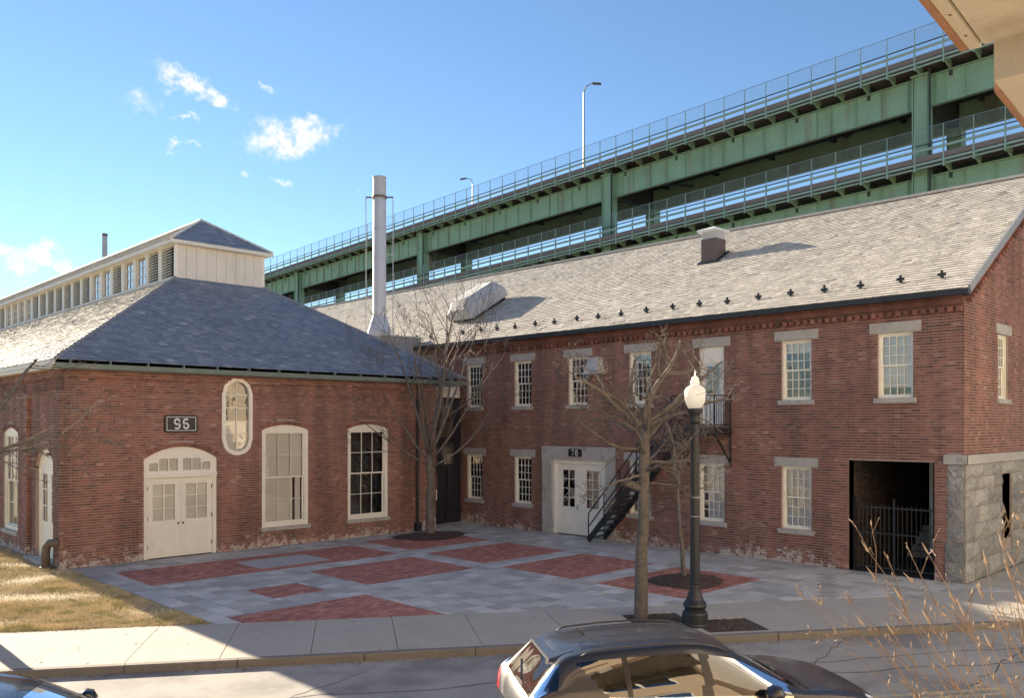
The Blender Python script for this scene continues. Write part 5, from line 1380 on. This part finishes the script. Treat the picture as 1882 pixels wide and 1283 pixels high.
# unseen neighbours added along the near kerb to bounce sunlight into the shade
def bounce_terrace(label, s0, s1, hgt, m, seed):
    t = thing('bounce_building', label, 'building', tuple(ST((s0 + s1) / 2, 4.8, 0)), 'unseen houses added to bounce sunlight')
    W = Frame(ST(0, 5.4, 0), SD, SN); rg_ = random.Random(seed); hs = []
    nst = int(hgt / 3.4); nb_ = int((s1 - s0) / 3.2)
    for i in range(nb_):
        for j in range(nst):
            u = s0 + (s1 - s0) * (i + .5) / nb_; hs.append(Hole(u - .55, u + .55, .9 + j * 3.4, 2.8 + j * 3.4))
    mb = MB(); panel(mb, W, s0, s1, 0, hgt, hs, 0, .2); mb.build('facade_wall', m, t)
    mb = MB(); mb.box(s0, s1, -10, -.21, 0, hgt - .02, W); mb.build('body', m, t)
    mb = MB(); mb.box(s0 - .1, s1 + .1, -10, .3, hgt, hgt + .35, W); mb.build('cornice', 'cream', t)
    for h in hs:
        mb = MB(); slab(mb, W, h.u0, h.u1, h.z0, h.z1, [Hole(h.u0 + .07, h.u1 - .07, h.z0 + .07, (h.z0 + h.z1) / 2 - .03), Hole(h.u0 + .07, h.u1 - .07, (h.z0 + h.z1) / 2 + .03, h.z1 - .07)], -.08, -.14); wi = mb.build('window', 'cream', t)
        mb = MB(); mb.box(h.u0 + .05, h.u1 - .05, -.19, -.18, h.z0 + .05, h.z1 - .05, W); mb.build('pane', 'glass_sky', wi)
bounce_terrace('unseen pale house added to bounce sunlight, right of the tan building', 10.2, 24.0, 14.5, 'facade_pale', 1)
bounce_terrace('unseen tan house added to bounce sunlight, farther along the near side', 24.4, 40.0, 14.5, 'facade_tan', 2)

# ------------------------------------------------------------------ bare winter trees
def tree(name, label, base, seed, trunk_h, trunk_r, limbs, lean=(0, 0), depth=4, twig_m='bark_twig', bark='bark', spread=.6, up=.25, dens=1.0, minr=.006, curl=.25, group=None, stub=None, leader=None):
    rg = random.Random(seed); t = thing(name, label, 'tree', base, group)
    tr, cw = MB(), MB(); b = Vector(base)
    def rv(): return Vector((rg.gauss(0, 1), rg.gauss(0, 1), rg.gauss(0, 1))).normalized()
    def branch(p, d, L, r, lv):
        n = 6 if lv < 2 else (4 if lv < 4 else 3); pts = [p]; rad = [r]; dd = d.normalized()
        for i in range(n):
            dd = (dd + rv() * curl * (.6 + .25 * lv) * .5 + Vector((0, 0, up * (.35 if lv < 2 else .2)))).normalized()
            p = p + dd * (L / n); pts.append(p); rad.append(max(minr, r * (1 - .72 * (i + 1) / n)))
        (tr if lv < 2 else cw).tube(pts, rad, 7 if lv < 2 else (4 if lv < 3 else 3), cap=lv < 2)
        if lv >= depth: return
        nk = max(2, int((7 if lv < 2 else 6) * dens * (.7 + .6 * rg.random())))
        for i in range(nk):
            f = rg.uniform(.22, 1.0); k = min(int(f * n), n - 1); q = pts[k].lerp(pts[k + 1], f * n - k)
            ax = (pts[k + 1] - pts[k]).normalized(); side = rv(); side = (side - ax * side.dot(ax)).normalized()
            nd = ax * (1 - spread * .55) + side * spread
            branch(q, nd, L * rg.uniform(.38, .68) * (1.15 - .45 * f), max(minr, rad[k] * rg.uniform(.42, .62)), lv + 1)
    tp = [b + Vector((0, 0, -.1)), b + Vector((0, 0, .12))]; rr = [trunk_r * 1.25, trunk_r * 1.06]
    for i in range(1, 7):
        f = i / 6; tp.append(b + Vector((lean[0] * f + rg.uniform(-.025, .025), lean[1] * f + rg.uniform(-.025, .025), trunk_h * f))); rr.append(trunk_r * (1 - .28 * f) * rg.uniform(.92, 1.1))
    tr.tube(tp, rr, 12)
    top = tp[-1]
    for (az, el, L, rf, at) in limbs:
        a, e = R(az), R(el); d = Vector((math.cos(a) * math.cos(e), math.sin(a) * math.cos(e), math.sin(e)))
        k = at * 6; i0 = min(int(k), 5); p = tp[i0 + 1].lerp(tp[i0 + 2], k - i0) if at < 1 else top
        branch(p, d, L, trunk_r * rf, 1)
    if stub: tr.tube([tp[stub[0]], tp[stub[0]] + Vector(stub[1]) * .6, tp[stub[0]] + Vector(stub[1])], [.1, .085, .07], 8)
    tr.build('trunk', bark, t, smooth=True); cw.build('crown', twig_m, t)
    return t
def mound(name, label, c, rx, ry, h, seed, rect=None):
    rg = random.Random(seed); t = thing(name, label, 'mulch bed', c); mb = MB(); n = 28; rings = 6; c = Vector(c)
    V = [c + Vector((0, 0, h))]
    for i in range(1, rings + 1):
        f = i / rings
        for k in range(n):
            a = 2 * math.pi * k / n; w = 1 + .1 * math.sin(3 * a + seed) + .05 * rg.uniform(-1, 1)
            V.append(c + Vector((math.cos(a) * rx * f * w, math.sin(a) * ry * f * w, h * (1 - f * f) + rg.uniform(-.008, .012) * (f < 1) + (.004 if f < 1 else -.01))))
    F = [(0, 1 + k, 1 + (k + 1) % n) for k in range(n)] + [(1 + (i - 1) * n + k, 1 + i * n + k, 1 + i * n + (k + 1) % n, 1 + (i - 1) * n + (k + 1) % n) for i in range(1, rings) for k in range(n)]
    mb.add(V, F); mb.build('soil_mound', 'mulch', t)
    ch = MB()
    for _ in range(500):
        a, f = rg.uniform(0, 6.283), math.sqrt(rg.random()) * 1.05; x, y = c.x + math.cos(a) * rx * f, c.y + math.sin(a) * ry * f; z = c.z + h * max(0, 1 - f * f) + .008
        q = rg.uniform(0, 6.283); l, w = rg.uniform(.015, .045), rg.uniform(.006, .014); u, v = Vector((math.cos(q), math.sin(q), rg.uniform(-.3, .3))) * l, Vector((-math.sin(q), math.cos(q), rg.uniform(-.2, .4))) * w
        p = Vector((x, y, z)); ch.quad(p - u - v, p + u - v, p + u + v, p - u + v)
    kind(ch.build('bark_chips', 'bark_twig', t), 'stuff'); return t

tree('street_tree', 'upright bare tree with vase-shaped crown before the dark corner entrance', (19.3, 24.05, 0), 11, 2.9, .16,
     [(20, 77, 5.2, .46, 1), (110, 64, 4.6, .36, 1), (200, 60, 4.5, .36, 1), (290, 62, 4.8, .38, 1), (335, 72, 5.0, .4, .95), (150, 28, 3.3, .26, .86), (320, 24, 3.6, .27, .84), (250, 76, 5.2, .4, 1), (60, 68, 4.6, .34, .97), (310, 45, 4.0, .3, .92), (135, 45, 4.0, .3, .93)], depth=4, spread=.5, up=.26, dens=.72, minr=.006, curl=.26)
mound('mulch_bed', 'dark mulch ring round the trunk before the corner entrance', (19.2, 23.9, 0), 1.5, 1.1, .1, 1)
# towards the camera's left is (-.72,.70); right is (.72,-.70)
tree('street_tree', 'bare tree with thick leaning limbs at the kerb beside the lamp post', (14.2, 10.75, 0), 23, 4.0, .135,
     [(135, 42, 1.9, .62, .98), (140, 22, 1.5, .4, 1), (330, 78, 2.0, .62, 1), (320, 48, 2.3, .5, 1), (60, 60, 1.9, .5, 1), (310, 24, 2.1, .42, .98), (200, 20, 1.5, .34, .84), (330, 14, 1.7, .34, .80), (130, 8, 1.6, .32, .88), (255, 15, 1.5, .3, .76), (20, 12, 1.5, .3, .80), (300, 2, 1.4, .28, .70), (150, -6, 1.3, .26, .74), (320, 38, 1.9, .34, .92), (100, 30, 1.6, .3, .94), (240, 45, 1.7, .34, .96), (170, 50, 1.8, .34, .97)],
     lean=(.08, -.04), depth=4, spread=.85, up=.05, dens=.72, minr=.0042, curl=.62, stub=(5, (-.33, .3, .16)))
tree('young_tree', 'slender young tree in the brick square behind the lamp post', (18.25, 12.45, 0), 31, 2.75, .062,
     [(100, 70, 1.5, .6, 1), (320, 55, 1.3, .5, 1), (220, 50, 1.2, .45, .9), (10, 40, 1.2, .4, .86)], lean=(-.12, .16), depth=3, spread=.7, up=.1, dens=.7, minr=.004, curl=.4)
mound('mulch_bed', 'round dark mulch mound at the foot of the slender young tree', (18.3, 12.4, 0), 1.05, .95, .16, 2)
# square pits in the pavement
for k, (nm, lb) in enumerate((('tree_pit', 'square mulch pit in the pavement under the kerb tree'), ('lamp_pit', 'square mulch pit in the pavement round the lamp base'))):
    p = PITS[k]; t = thing(nm, lb, 'mulch bed', tuple(ST((p[0] + p[1]) / 2, (p[2] + p[3]) / 2, -.03))); rg = random.Random(k); mb = MB(); n = 14
    V = [ST(p[0] + (p[1] - p[0]) * i / n, p[2] + (p[3] - p[2]) * j / n, -.02 + rg.uniform(-.012, .014)) for j in range(n + 1) for i in range(n + 1)]
    mb.add(V, [(j * (n + 1) + i, j * (n + 1) + i + 1, (j + 1) * (n + 1) + i + 1, (j + 1) * (n + 1) + i) for j in range(n) for i in range(n)]); mb.build('soil', 'mulch', t)
    ch = MB()
    for _ in range(350):
        c = ST(rg.uniform(p[0] + .04, p[1] - .04), rg.uniform(p[2] + .04, p[3] - .04), -.004); q = rg.uniform(0, 6.283); u = Vector((math.cos(q), math.sin(q), rg.uniform(-.2, .2))) * .03; v = Vector((-math.sin(q), math.cos(q), .2)) * .009
        ch.quad(c - u - v, c + u - v, c + u + v, c - u + v)
    kind(ch.build('bark_chips', 'bark_twig', t), 'stuff')
# tree on the lawn at the far left: boughs reach in front of the hall corner
tree('lawn_tree', 'bare lawn tree at the left edge with boughs reaching across the hall corner', (4.0, 20.2, 0), 47, 3.3, .17,
     [(-42, 8, 2.5, .3, .98), (-28, 14, 2.1, .28, 1), (-60, 2, 2.0, .26, .95), (40, 52, 3.0, .5, 1), (90, 50, 3.6, .5, 1), (150, 45, 4.0, .5, 1), (200, 40, 3.6, .5, 1), (130, 60, 4.0, .45, 1)], depth=4, spread=.6, up=.05, dens=.66, minr=.006, curl=.35)
# brushy trees behind the long roof, below the viaduct
rg = random.Random(9)
for i in range(9):
    y = 46 + i * 4.2 + rg.uniform(-1, 1); x = 49 + rg.uniform(-3, 3)
    tree('far_tree', ['bare brown tree behind the long roof, first from the left', 'second bare brown tree behind the long roof', 'third bare brown tree behind the long roof', 'fourth bare brown tree behind the long roof', 'fifth bare brown tree behind the long roof', 'sixth bare brown tree behind the long roof', 'seventh bare brown tree behind the long roof', 'eighth bare brown tree behind the long roof', 'ninth bare brown tree behind the long roof, nearest the round ventilator'][8 - i],
         (x, y, -.1), 100 + i, 7.0 + rg.uniform(-1, 1), .2, [(rg.uniform(0, 360), rg.uniform(35, 75), rg.uniform(5.5, 8.5), .55, 1) for _ in range(7)], depth=3, twig_m='bark_far', bark='bark_far', spread=.6, up=.2, dens=1.0, minr=.022, curl=.3, group='bare trees behind the long roof')

# ------------------------------------------------------------------ lamp post
lp = thing('street_lamp', 'black post with milky acorn globe at the kerb', 'street lamp', (14.42, 9.58, 0))
c = (14.42, 9.58, 0)
def lat(nm, prof, m, n=24, smooth=True): mb = MB(); mb.lathe(c, prof, n); return mb.build(nm, m, lp, smooth)
lat('base', [(.27, -.03), (.27, .03), (.255, .06), (.255, .24), (.235, .28), (.20, .31), (.205, .35), (.235, .40), (.225, .45), (.17, .52), (.135, .62), (.115, .72), (.105, .82), (.12, .84), (.12, .87), (.1, .89)], 'black_metal', 16, False)
lat('shaft', [(.098, .89), (.09, 2.2), (.078, 4.02)], 'black_metal', 12, False)
lat('capital', [(.08, 4.02), (.11, 4.05), (.11, 4.09), (.085, 4.12), (.10, 4.2), (.15, 4.27), (.155, 4.31), (.12, 4.33)], 'black_metal')
for z in (2.17, 2.55): lat('band', [(.093, z), (.095, z + .008), (.093, z + .016)], 'zinc_dull')
lat('globe', [(.12, 4.33), (.15, 4.36), (.185, 4.44), (.205, 4.54), (.213, 4.63), (.20, 4.70), (.165, 4.755), (.11, 4.785), (.085, 4.80)], 'lamp_globe', 28)
lat('bulb', [(.02, 4.36), (.05, 4.42), (.055, 4.48), (.03, 4.54)], 'bulb', 12)
lat('top_cap', [(.085, 4.80), (.09, 4.81), (.09, 4.87), (.07, 4.90), (.075, 4.93), (.045, 4.965), (.02, 4.98), (.012, 5.02), (.016, 5.04), (.004, 5.1)], 'lamp_globe', 20)

# ------------------------------------------------------------------ budding shrub close to the camera
sh = thing('budding_shrub', 'tall leafless shrub with tan budding twigs at the lower right', 'shrub', (6.3, 1.0, 0))
rg = random.Random(12); st_, bd = MB(), MB()
def campt(px, py, d): r = (px - 941) / 1345; t = (762 - py) / 1345; return Vector(((r * .7164 + .6977) * d, (.7164 - r * .6977) * d, 4 + t * d))
TIPS = [(1402, 1040, 5.2), (1432, 1050, 5.0), (1512, 958, 5.0), (1520, 1010, 4.8), (1578, 1006, 4.6), (1602, 968, 4.9), (1560, 1040, 4.4), (1688, 985, 4.6), (1715, 955, 4.4),
        (1690, 1032, 4.2), (1735, 985, 4.1), (1500, 1080, 4.7), (1600, 1075, 4.2), (1745, 1050, 3.9), (1780, 960, 4.3), (1810, 1010, 4.0), (1840, 940, 4.4), (1860, 1060, 3.9), (1790, 1090, 3.8), (1700, 1120, 3.9), (1640, 1045, 4.3), (1545, 1100, 4.5), (1660, 1060, 4.4), (1480, 1045, 5.3), (1725, 1010, 4.6), (1705, 1075, 4.0)]
root = Vector((6.3, 1.0, -.1))
hub = [root + Vector((rg.uniform(-.1, .1), rg.uniform(-.1, .1), 0)) for _ in TIPS]
for tip, h in zip(TIPS, hub):
    e = campt(*tip); pts, rad = [], []
    mid = h.lerp(e, rg.uniform(.4, .65)) + Vector((.25, -.22, .2)) * rg.uniform(.2, 1.5) + Vector((rg.uniform(-.2, .2), rg.uniform(-.2, .2), rg.uniform(-.15, .15)))
    for i in range(15):
        f = i / 14; p = h * (1 - f) ** 2 + mid * 2 * f * (1 - f) + e * f * f; pts.append(p + Vector((rg.gauss(0, .012), rg.gauss(0, .012), rg.gauss(0, .012)))); rad.append(.0065 * (1 - f) + .0018)
    st_.tube(pts, rad, 5)
    for i in range(6, 15):
        for _ in range(rg.choice((1, 2, 3))):
            p = pts[i]; d = (pts[i] - pts[i - 1]).normalized(); sd_ = Vector((rg.gauss(0, 1), rg.gauss(0, 1), rg.gauss(.5, 1))).normalized(); d2 = (d + sd_ * .75).normalized(); L = rg.choice((.04, .07, .12, .2, .34))
            if rg.random() < .5:
                q = p + d2 * L; st_.tube([p, p + d2 * L * .5 + sd_ * .02, q], [.0032, .0026, .0018], 4); bp, bdv = q, d2
                if L > .1:
                    for _k in range(2):
                        d3 = (d2 + Vector((rg.gauss(0, 1), rg.gauss(0, 1), rg.gauss(.4, 1))).normalized() * .8).normalized(); q0 = p.lerp(q, rg.uniform(.3, .9)); q3 = q0 + d3 * rg.uniform(.04, .14); st_.tube([q0, q3], [.0024, .0014], 3); bd.tube([q3, q3 + d3 * .012, q3 + d3 * .028], [.0016, .0036, .0008], 4)
            else: bp, bdv = p, d2
            bl = rg.uniform(.015, .045); bd.tube([bp, bp + bdv * bl * .4, bp + bdv * bl], [.002, rg.uniform(.0032, .0055), .001], 5)
    e2 = (pts[-1] - pts[-2]).normalized(); bd.tube([pts[-1], pts[-1] + e2 * .03, pts[-1] + e2 * .09], [.003, .0055, .0012], 5)
st_.build('stems', 'twig_tan', sh); kind(bd.build('buds', 'bud', sh), 'stuff')
CAR_S, CAR_N, CAR2_S, CAR2_N = 4.06, 9.85, -3.55, 9.15

# ------------------------------------------------------------------ parked cars
RINGS = [ # x sill, x belt, x roof, widths sill/mid/belt/roof, heights sill/mid/belt/roof edge/centre
 (.10, .02, .02, .70, .80, .76, .45, .30, .55, .80, .84, .85),
 (.16, .07, .10, .82, .895, .86, .70, .28, .62, .98, 1.04, 1.06),
 (.30, .20, .30, .86, .915, .875, .66, .26, .66, 1.10, 1.31, 1.34),
 (.55, .45, .52, .88, .92, .88, .615, .25, .68, 1.12, 1.52, 1.565),
 (.9, .9, .85, .89, .922, .885, .60, .24, .70, 1.10, 1.585, 1.63),
 (1.4, 1.4, 1.4, .89, .922, .885, .61, .24, .70, 1.065, 1.62, 1.665),
 (2.0, 2.0, 2.0, .89, .922, .885, .61, .24, .70, 1.04, 1.63, 1.68),
 (2.4, 2.4, 2.3, .89, .922, .885, .605, .24, .70, 1.02, 1.59, 1.645),
 (2.75, 2.75, 2.6, .89, .922, .885, .605, .24, .70, 1.005, 1.50, 1.56),
 (3.05, 3.05, 2.98, .89, .922, .885, .66, .24, .70, .995, 1.27, 1.33),
 (3.4, 3.4, 3.36, .89, .922, .885, .735, .25, .70, .985, 1.055, 1.10),
 (3.8, 3.8, 3.8, .885, .92, .875, .71, .25, .69, .95, 1.01, 1.05),
 (4.2, 4.2, 4.22, .86, .905, .83, .64, .26, .66, .87, .93, .97),
 (4.42, 4.42, 4.44, .80, .84, .74, .55, .29, .60, .75, .81, .84),
 (4.54, 4.55, 4.55, .66, .68, .60, .44, .33, .52, .62, .66, .68)]
def cr_interp(P, t):
    n = len(P) - 1; i = min(int(t), n - 1); f = t - i
    p0, p1, p2, p3 = P[max(i - 1, 0)], P[i], P[i + 1], P[min(i + 2, n)]
    return .5 * ((2 * p1) + (-p0 + p2) * f + (2 * p0 - 5 * p1 + 4 * p2 - p3) * f * f + (-p0 + 3 * p1 - 3 * p2 + p3) * f ** 3)
def car(name, label, s, n, paint, hscale=1.0, lscale=1.0, group='cars parked along the near kerb', rear_cut=0.):
    G = []
    for (xs, xb, xr, ws, wm, wb, wr, zs, zm, zb, zr, zc) in RINGS:
        q = []
        q.append((xs, ws * .97, zs)); q.append((xs * .6 + xb * .4, (ws + wm) / 2 + .01, zs + (zm - zs) * .4)); q.append((xs * .3 + xb * .7, wm, zm)); q.append((xb, wb, zb))
        q.append((xb * .5 + xr * .5, (wb * .52 + wr * .48) + .035 * min(1, (zr - zb) * 3), (zb + zr) / 2)); q.append((xr, wr, zr)); q.append((xr + (.01 if xr < 2 else 0), wr * .72, zr + (zc - zr) * .6)); q.append((xr, wr * .36, zr + (zc - zr) * .9)); q.append((xr, 0, zc))
        G.append(q)
    G = np.array(G)
    z = G[:, :, 2]; G[:, :, 2] = np.where(z > .95, .95 + (z - .95) * hscale, z); G[:, :, 0] *= lscale
    SU, SV = 9, 7
    NU, NV = (len(G) - 1) * SU + 1, 8 * SV + 1
    A = np.array([cr_interp(list(G), i / SU) for i in range(NU)])            # along
    B = np.array([[cr_interp(list(A[i]), j / SV) for j in range(NV)] for i in range(NU)])
    B[:, -1, 1] = 0
    U, V = SD, SN
    L = 4.57 * lscale
    t = thing(name, label, 'car', tuple(ST(s, n, -.12)), group)
    O = ST(s - L / 2, n, -.12)
    def T(x, y, zz): return O + U * float(x) + V * float(y) + Vector((0, 0, float(zz)))
    parts = {}
    ax = (.86 * lscale, 3.52 * lscale)
    def classify(i, j):
        u, v = (i + .5) / SU, (j + .5) / SV; c = (B[i, j] + B[i + 1, j + 1]) / 2; x, zz = c[0] / lscale, c[2]
        if v < 2.6 and min(math.hypot(c[0] - a, zz - .33) for a in ax) < .375: return None
        if 8.12 < u < 9.9 and v > 5.2: return 'windscreen'
        if 1.2 < u < 2.75 and v > 5.45: return 'rear_window'
        if 1.45 < u < 2.9 and 3.2 < v < 5.0 and x < .52 and v > 3.6: return 'rear_quarter_glass'
        rel = v
        if 3.14 < v < 4.78 and x > 1.02 - (zz - 1.12) * .9 / hscale and x < 3.18:
            if 2.12 < x < 2.24: return 'pillar'
            if 1.20 < x < 1.27: return 'door_pillar'
            return 'side_window' if x > 2.24 else ('side_window_b' if x > 1.27 else 'side_window_c')
        if u < 1.3 and 2.5 < v < 4.2 and zz > .78: return 'tail_lamp'
        if 12.0 < u < 13.3 and 2.75 < v < 4.6: return 'headlamp'
        if 3.0 < v < 3.14 and 1.0 < x < 3.2 and (j == int(3.0 * SV)): return 'chrome_strip'
        if v < .9: return 'sill'
        return 'body'
    for side in (1, -1):
        for i in range(NU - 1):
            for j in range(NV - 1):
                k = classify(i, j)
                if k is None: continue
                key = k if k in ('body', 'windscreen', 'rear_window', 'sill') else (k, side)
                mbp, idx = parts.setdefault(key, (MB(), {}))
                f = []
                for (a, b) in ((i, j), (i + 1, j), (i + 1, j + 1), (i, j + 1)):
                    kk = (a, b, side if b < NV - 1 else 0)
                    if kk not in idx:
                        p = B[a, b]; off = -.006 if k in ('windscreen', 'rear_window') or 'window' in k else 0
                        idx[kk] = len(mbp.v); mbp.v.append(tuple(T(p[0], p[1] * side * (1 + off), p[2] + (off if k in ('windscreen', 'rear_window') else 0))))
                    f.append(idx[kk])
                mbp.f.append(tuple(f if side > 0 else f[::-1]))
    names = {'side_window_b': 'side_window', 'side_window_c': 'side_window'}
    mats = {'body': paint, 'windscreen': 'car_glass', 'rear_window': 'car_glass', 'rear_quarter_glass': 'car_glass', 'side_window': 'car_glass', 'side_window_b': 'car_glass', 'side_window_c': 'car_glass', 'pillar': 'trim_black', 'door_pillar': 'trim_black', 'tail_lamp': 'lamp_red', 'headlamp': 'lamp_clear', 'chrome_strip': 'chrome', 'sill': 'trim_black'}
    for key, (mbp, _) in parts.items():
        k = key if isinstance(key, str) else key[0]
        o = mbp.build(names.get(k, k), mats[k], t, smooth=True)
    # end caps
    for i, nm in ((0, 'rear_bumper'), (NU - 1, 'front_grille')):
        mb = MB(); P = [T(*B[i, j]) for j in range(NV)] + [T(B[i, j][0], -B[i, j][1], B[i, j][2]) for j in range(NV - 2, -1, -1)]
        mb.poly(P if i else P[::-1]); mb.build(nm, paint if i == 0 else 'trim_black', t)
    # inside: dark cabin with seats
    mb = MB(); mb.box(.7 * lscale, 3.3 * lscale, -.75, .75, .35, .9, T); mb.build('cabin_floor', 'car_interior', t)
    for x in (1.3, 2.15):
        for y in (-.38, .38):
            mb = MB(); mb.add([T(*p) for p in ((x * lscale, y - .24, .9), (x * lscale + .14, y - .24, .9), (x * lscale - .02, y - .2, 1.34), (x * lscale - .12, y - .2, 1.34), (x * lscale, y + .24, .9), (x * lscale + .14, y + .24, .9), (x * lscale - .02, y + .2, 1.34), (x * lscale - .12, y + .2, 1.34))], [(0, 1, 2, 3), (7, 6, 5, 4), (0, 4, 5, 1), (1, 5, 6, 2), (2, 6, 7, 3), (3, 7, 4, 0)]); mb.build('seat', 'car_interior', t)
    # roof rails, spoiler, mirrors, handles, door gaps
    zr = lambda x: .95 + (float(np.interp(x, [.52, .85, 1.4, 2.0, 2.3, 2.6], [1.53, 1.60, 1.635, 1.645, 1.605, 1.52])) - .95) * hscale
    for y in (-.60, .60):
        if hscale > .86:
            mb = MB(); mb.tube([T(x * lscale, y, zr(x) + h) for x, h in ((.75, .0), (.85, .03), (1.3, .04), (1.8, .04), (2.2, .035), (2.4, .03), (2.5, .0))], [.009, .012, .013, .013, .013, .012, .009], 6); mb.build('roof_rail', paint, t, smooth=True)
    for yy in (-.36, .36):
        mb = MB(); mb.tube([T(x * lscale, yy, (zr(x) + .012 + .035 * (1 - (yy / .6) ** 2)) ) for x in (.8, 1.2, 1.6, 2.0, 2.2)], .005, 5); mb.build('roof_rib', paint, t)
    if hscale > .86:
        mb = MB(); P = [(.40, -.50, 1.50), (.40, .50, 1.50), (.70, .56, 1.55), (.70, -.56, 1.55), (.41, -.48, 1.535), (.41, .48, 1.535), (.70, .42, 1.605), (.70, -.42, 1.605)]
        mb.add([T(p[0], p[1], .95 + (p[2] - .95) * hscale) for p in P], [(0, 3, 2, 1), (4, 5, 6, 7), (0, 1, 5, 4), (1, 2, 6, 5), (2, 3, 7, 6), (3, 0, 4, 7)]); mb.build('spoiler', paint, t)
        mb = MB(); mb.tube([T(.95, 0, 1.6), T(.86, 0, 1.69)], [.012, .006], 6); mb.build('aerial', 'trim_black', t)
    for sgn in (-1, 1):
        mb = MB(); cx, cy, cz = 2.9 * lscale, sgn * 1.0, 1.08
        prof = [(-.10, .0), (-.06, .07), (.0, .10), (.07, .085), (.12, .0)]
        rings_ = [[T(cx + px * k, cy + sgn * yy, cz + pz * k * sg_) for (px, pz, sg_) in [(p[0], p[1], 1) for p in prof] + [(p[0], p[1], -.75) for p in prof[-2:0:-1]]] for yy, k in ((-.10, .55), (-.06, .95), (.04, 1.0), (.10, .6))]
        nn = len(rings_[0]); mb.add([p for r_ in rings_ for p in r_], [(a * nn + b, a * nn + (b + 1) % nn, (a + 1) * nn + (b + 1) % nn, (a + 1) * nn + b) for a in range(3) for b in range(nn)] + [tuple(range(nn))[::-1], tuple(range(3 * nn, 4 * nn))]); mb.build('wing_mirror', paint, t, smooth=True)
        mb = MB(); mb.bar(T(cx, sgn * .86, cz - .06), T(cx, cy, cz - .04), .06, .04); mb.build('mirror_arm', 'trim_black', t)
        for x in (1.55, 2.4):
            mb = MB(); mb.tube([T(x * lscale - .1, sgn * .912, .90), T(x * lscale - .07, sgn * .945, .905), T(x * lscale + .07, sgn * .945, .905), T(x * lscale + .1, sgn * .912, .90)], .014, 6); mb.build('door_handle', paint, t)
        for x in (1.28, 2.2, 3.2):
            mb = MB(); mb.tube([T(x * lscale, sgn * .888, .98), T(x * lscale, sgn * .925, .72), T(x * lscale, sgn * .905, .42)], .004, 4); mb.build('door_gap', 'trim_black', t)
        for x in ax:
            w = MB(); cpt = T(x, sgn * .80, .34)
            o = thing_wheel(t, cpt, V)
    # plate and wiper
    mb = MB(); mb.box(-.002, .015, -.26, .26, .62, .75, T); mb.build('number_plate', 'white_paint', t)
    mb = MB(); mb.bar(T(.17, -.1, 1.15), T(.26, .35, 1.25), .02, .02); mb.build('rear_wiper', 'trim_black', t)
    for a, b in (((3.32, -.1, 1.12), (3.14, -.55, 1.22)), ((3.34, .45, 1.10), (3.18, -.02, 1.24))): mb = MB(); mb.bar(T(a[0] * lscale, a[1], .95 + (a[2] - .95) * hscale + .02), T(b[0] * lscale, b[1], .95 + (b[2] - .95) * hscale + .03), .02, .02); mb.build('wiper', 'trim_black', t)
    return t
def thing_wheel(t, c, axis):
    ax = axis; e1 = SD; e2 = Vector((0, 0, 1))
    mb = MB(); prof = [(.20, -.10), (.31, -.115), (.34, -.08), (.345, 0), (.34, .08), (.31, .115), (.20, .10)]; n = 28
    V_ = [c + ax * w + (e1 * math.cos(2 * math.pi * k / n) + e2 * math.sin(2 * math.pi * k / n)) * r for r, w in prof for k in range(n)]
    mb.add(V_, [(i * n + k, i * n + (k + 1) % n, (i + 1) * n + (k + 1) % n, (i + 1) * n + k) for i in range(len(prof) - 1) for k in range(n)]); wh_ = mb.build('wheel', 'tyre', t, smooth=True)
    mb = MB()
    for k in range(5):
        a = 2 * math.pi * k / 5; d = e1 * math.cos(a) + e2 * math.sin(a); mb.bar(c + d * .04, c + d * .23, .075, .19, up=tuple(ax))
    n2 = 24; V_ = [c + ax * w + (e1 * math.cos(2 * math.pi * k / n2) + e2 * math.sin(2 * math.pi * k / n2)) * r for r, w in ((.235, -.1), (.215, -.1), (.215, .1), (.235, .1)) for k in range(n2)]
    mb.add(V_, [(i * n2 + k, i * n2 + (k + 1) % n2, (i + 1) * n2 + (k + 1) % n2, (i + 1) * n2 + k) for i in range(3) for k in range(n2)])
    mb.build('rim', 'alloy', wh_)
    mb = MB(); V_ = [c + (e1 * math.cos(2 * math.pi * k / 20) + e2 * math.sin(2 * math.pi * k / 20)) * .37 for k in range(20)]; mb.poly(V_); mb.build('wheel_well', 'trim_black', t)
car('parked_car', 'dark grey five-door car with roof rails parked in the foreground', CAR_S, CAR_N, 'car_grey', hscale=.89)
car('parked_car', 'black low car at the lower left corner of the picture', CAR2_S, CAR2_N, 'car_black', hscale=.84, lscale=1.04)
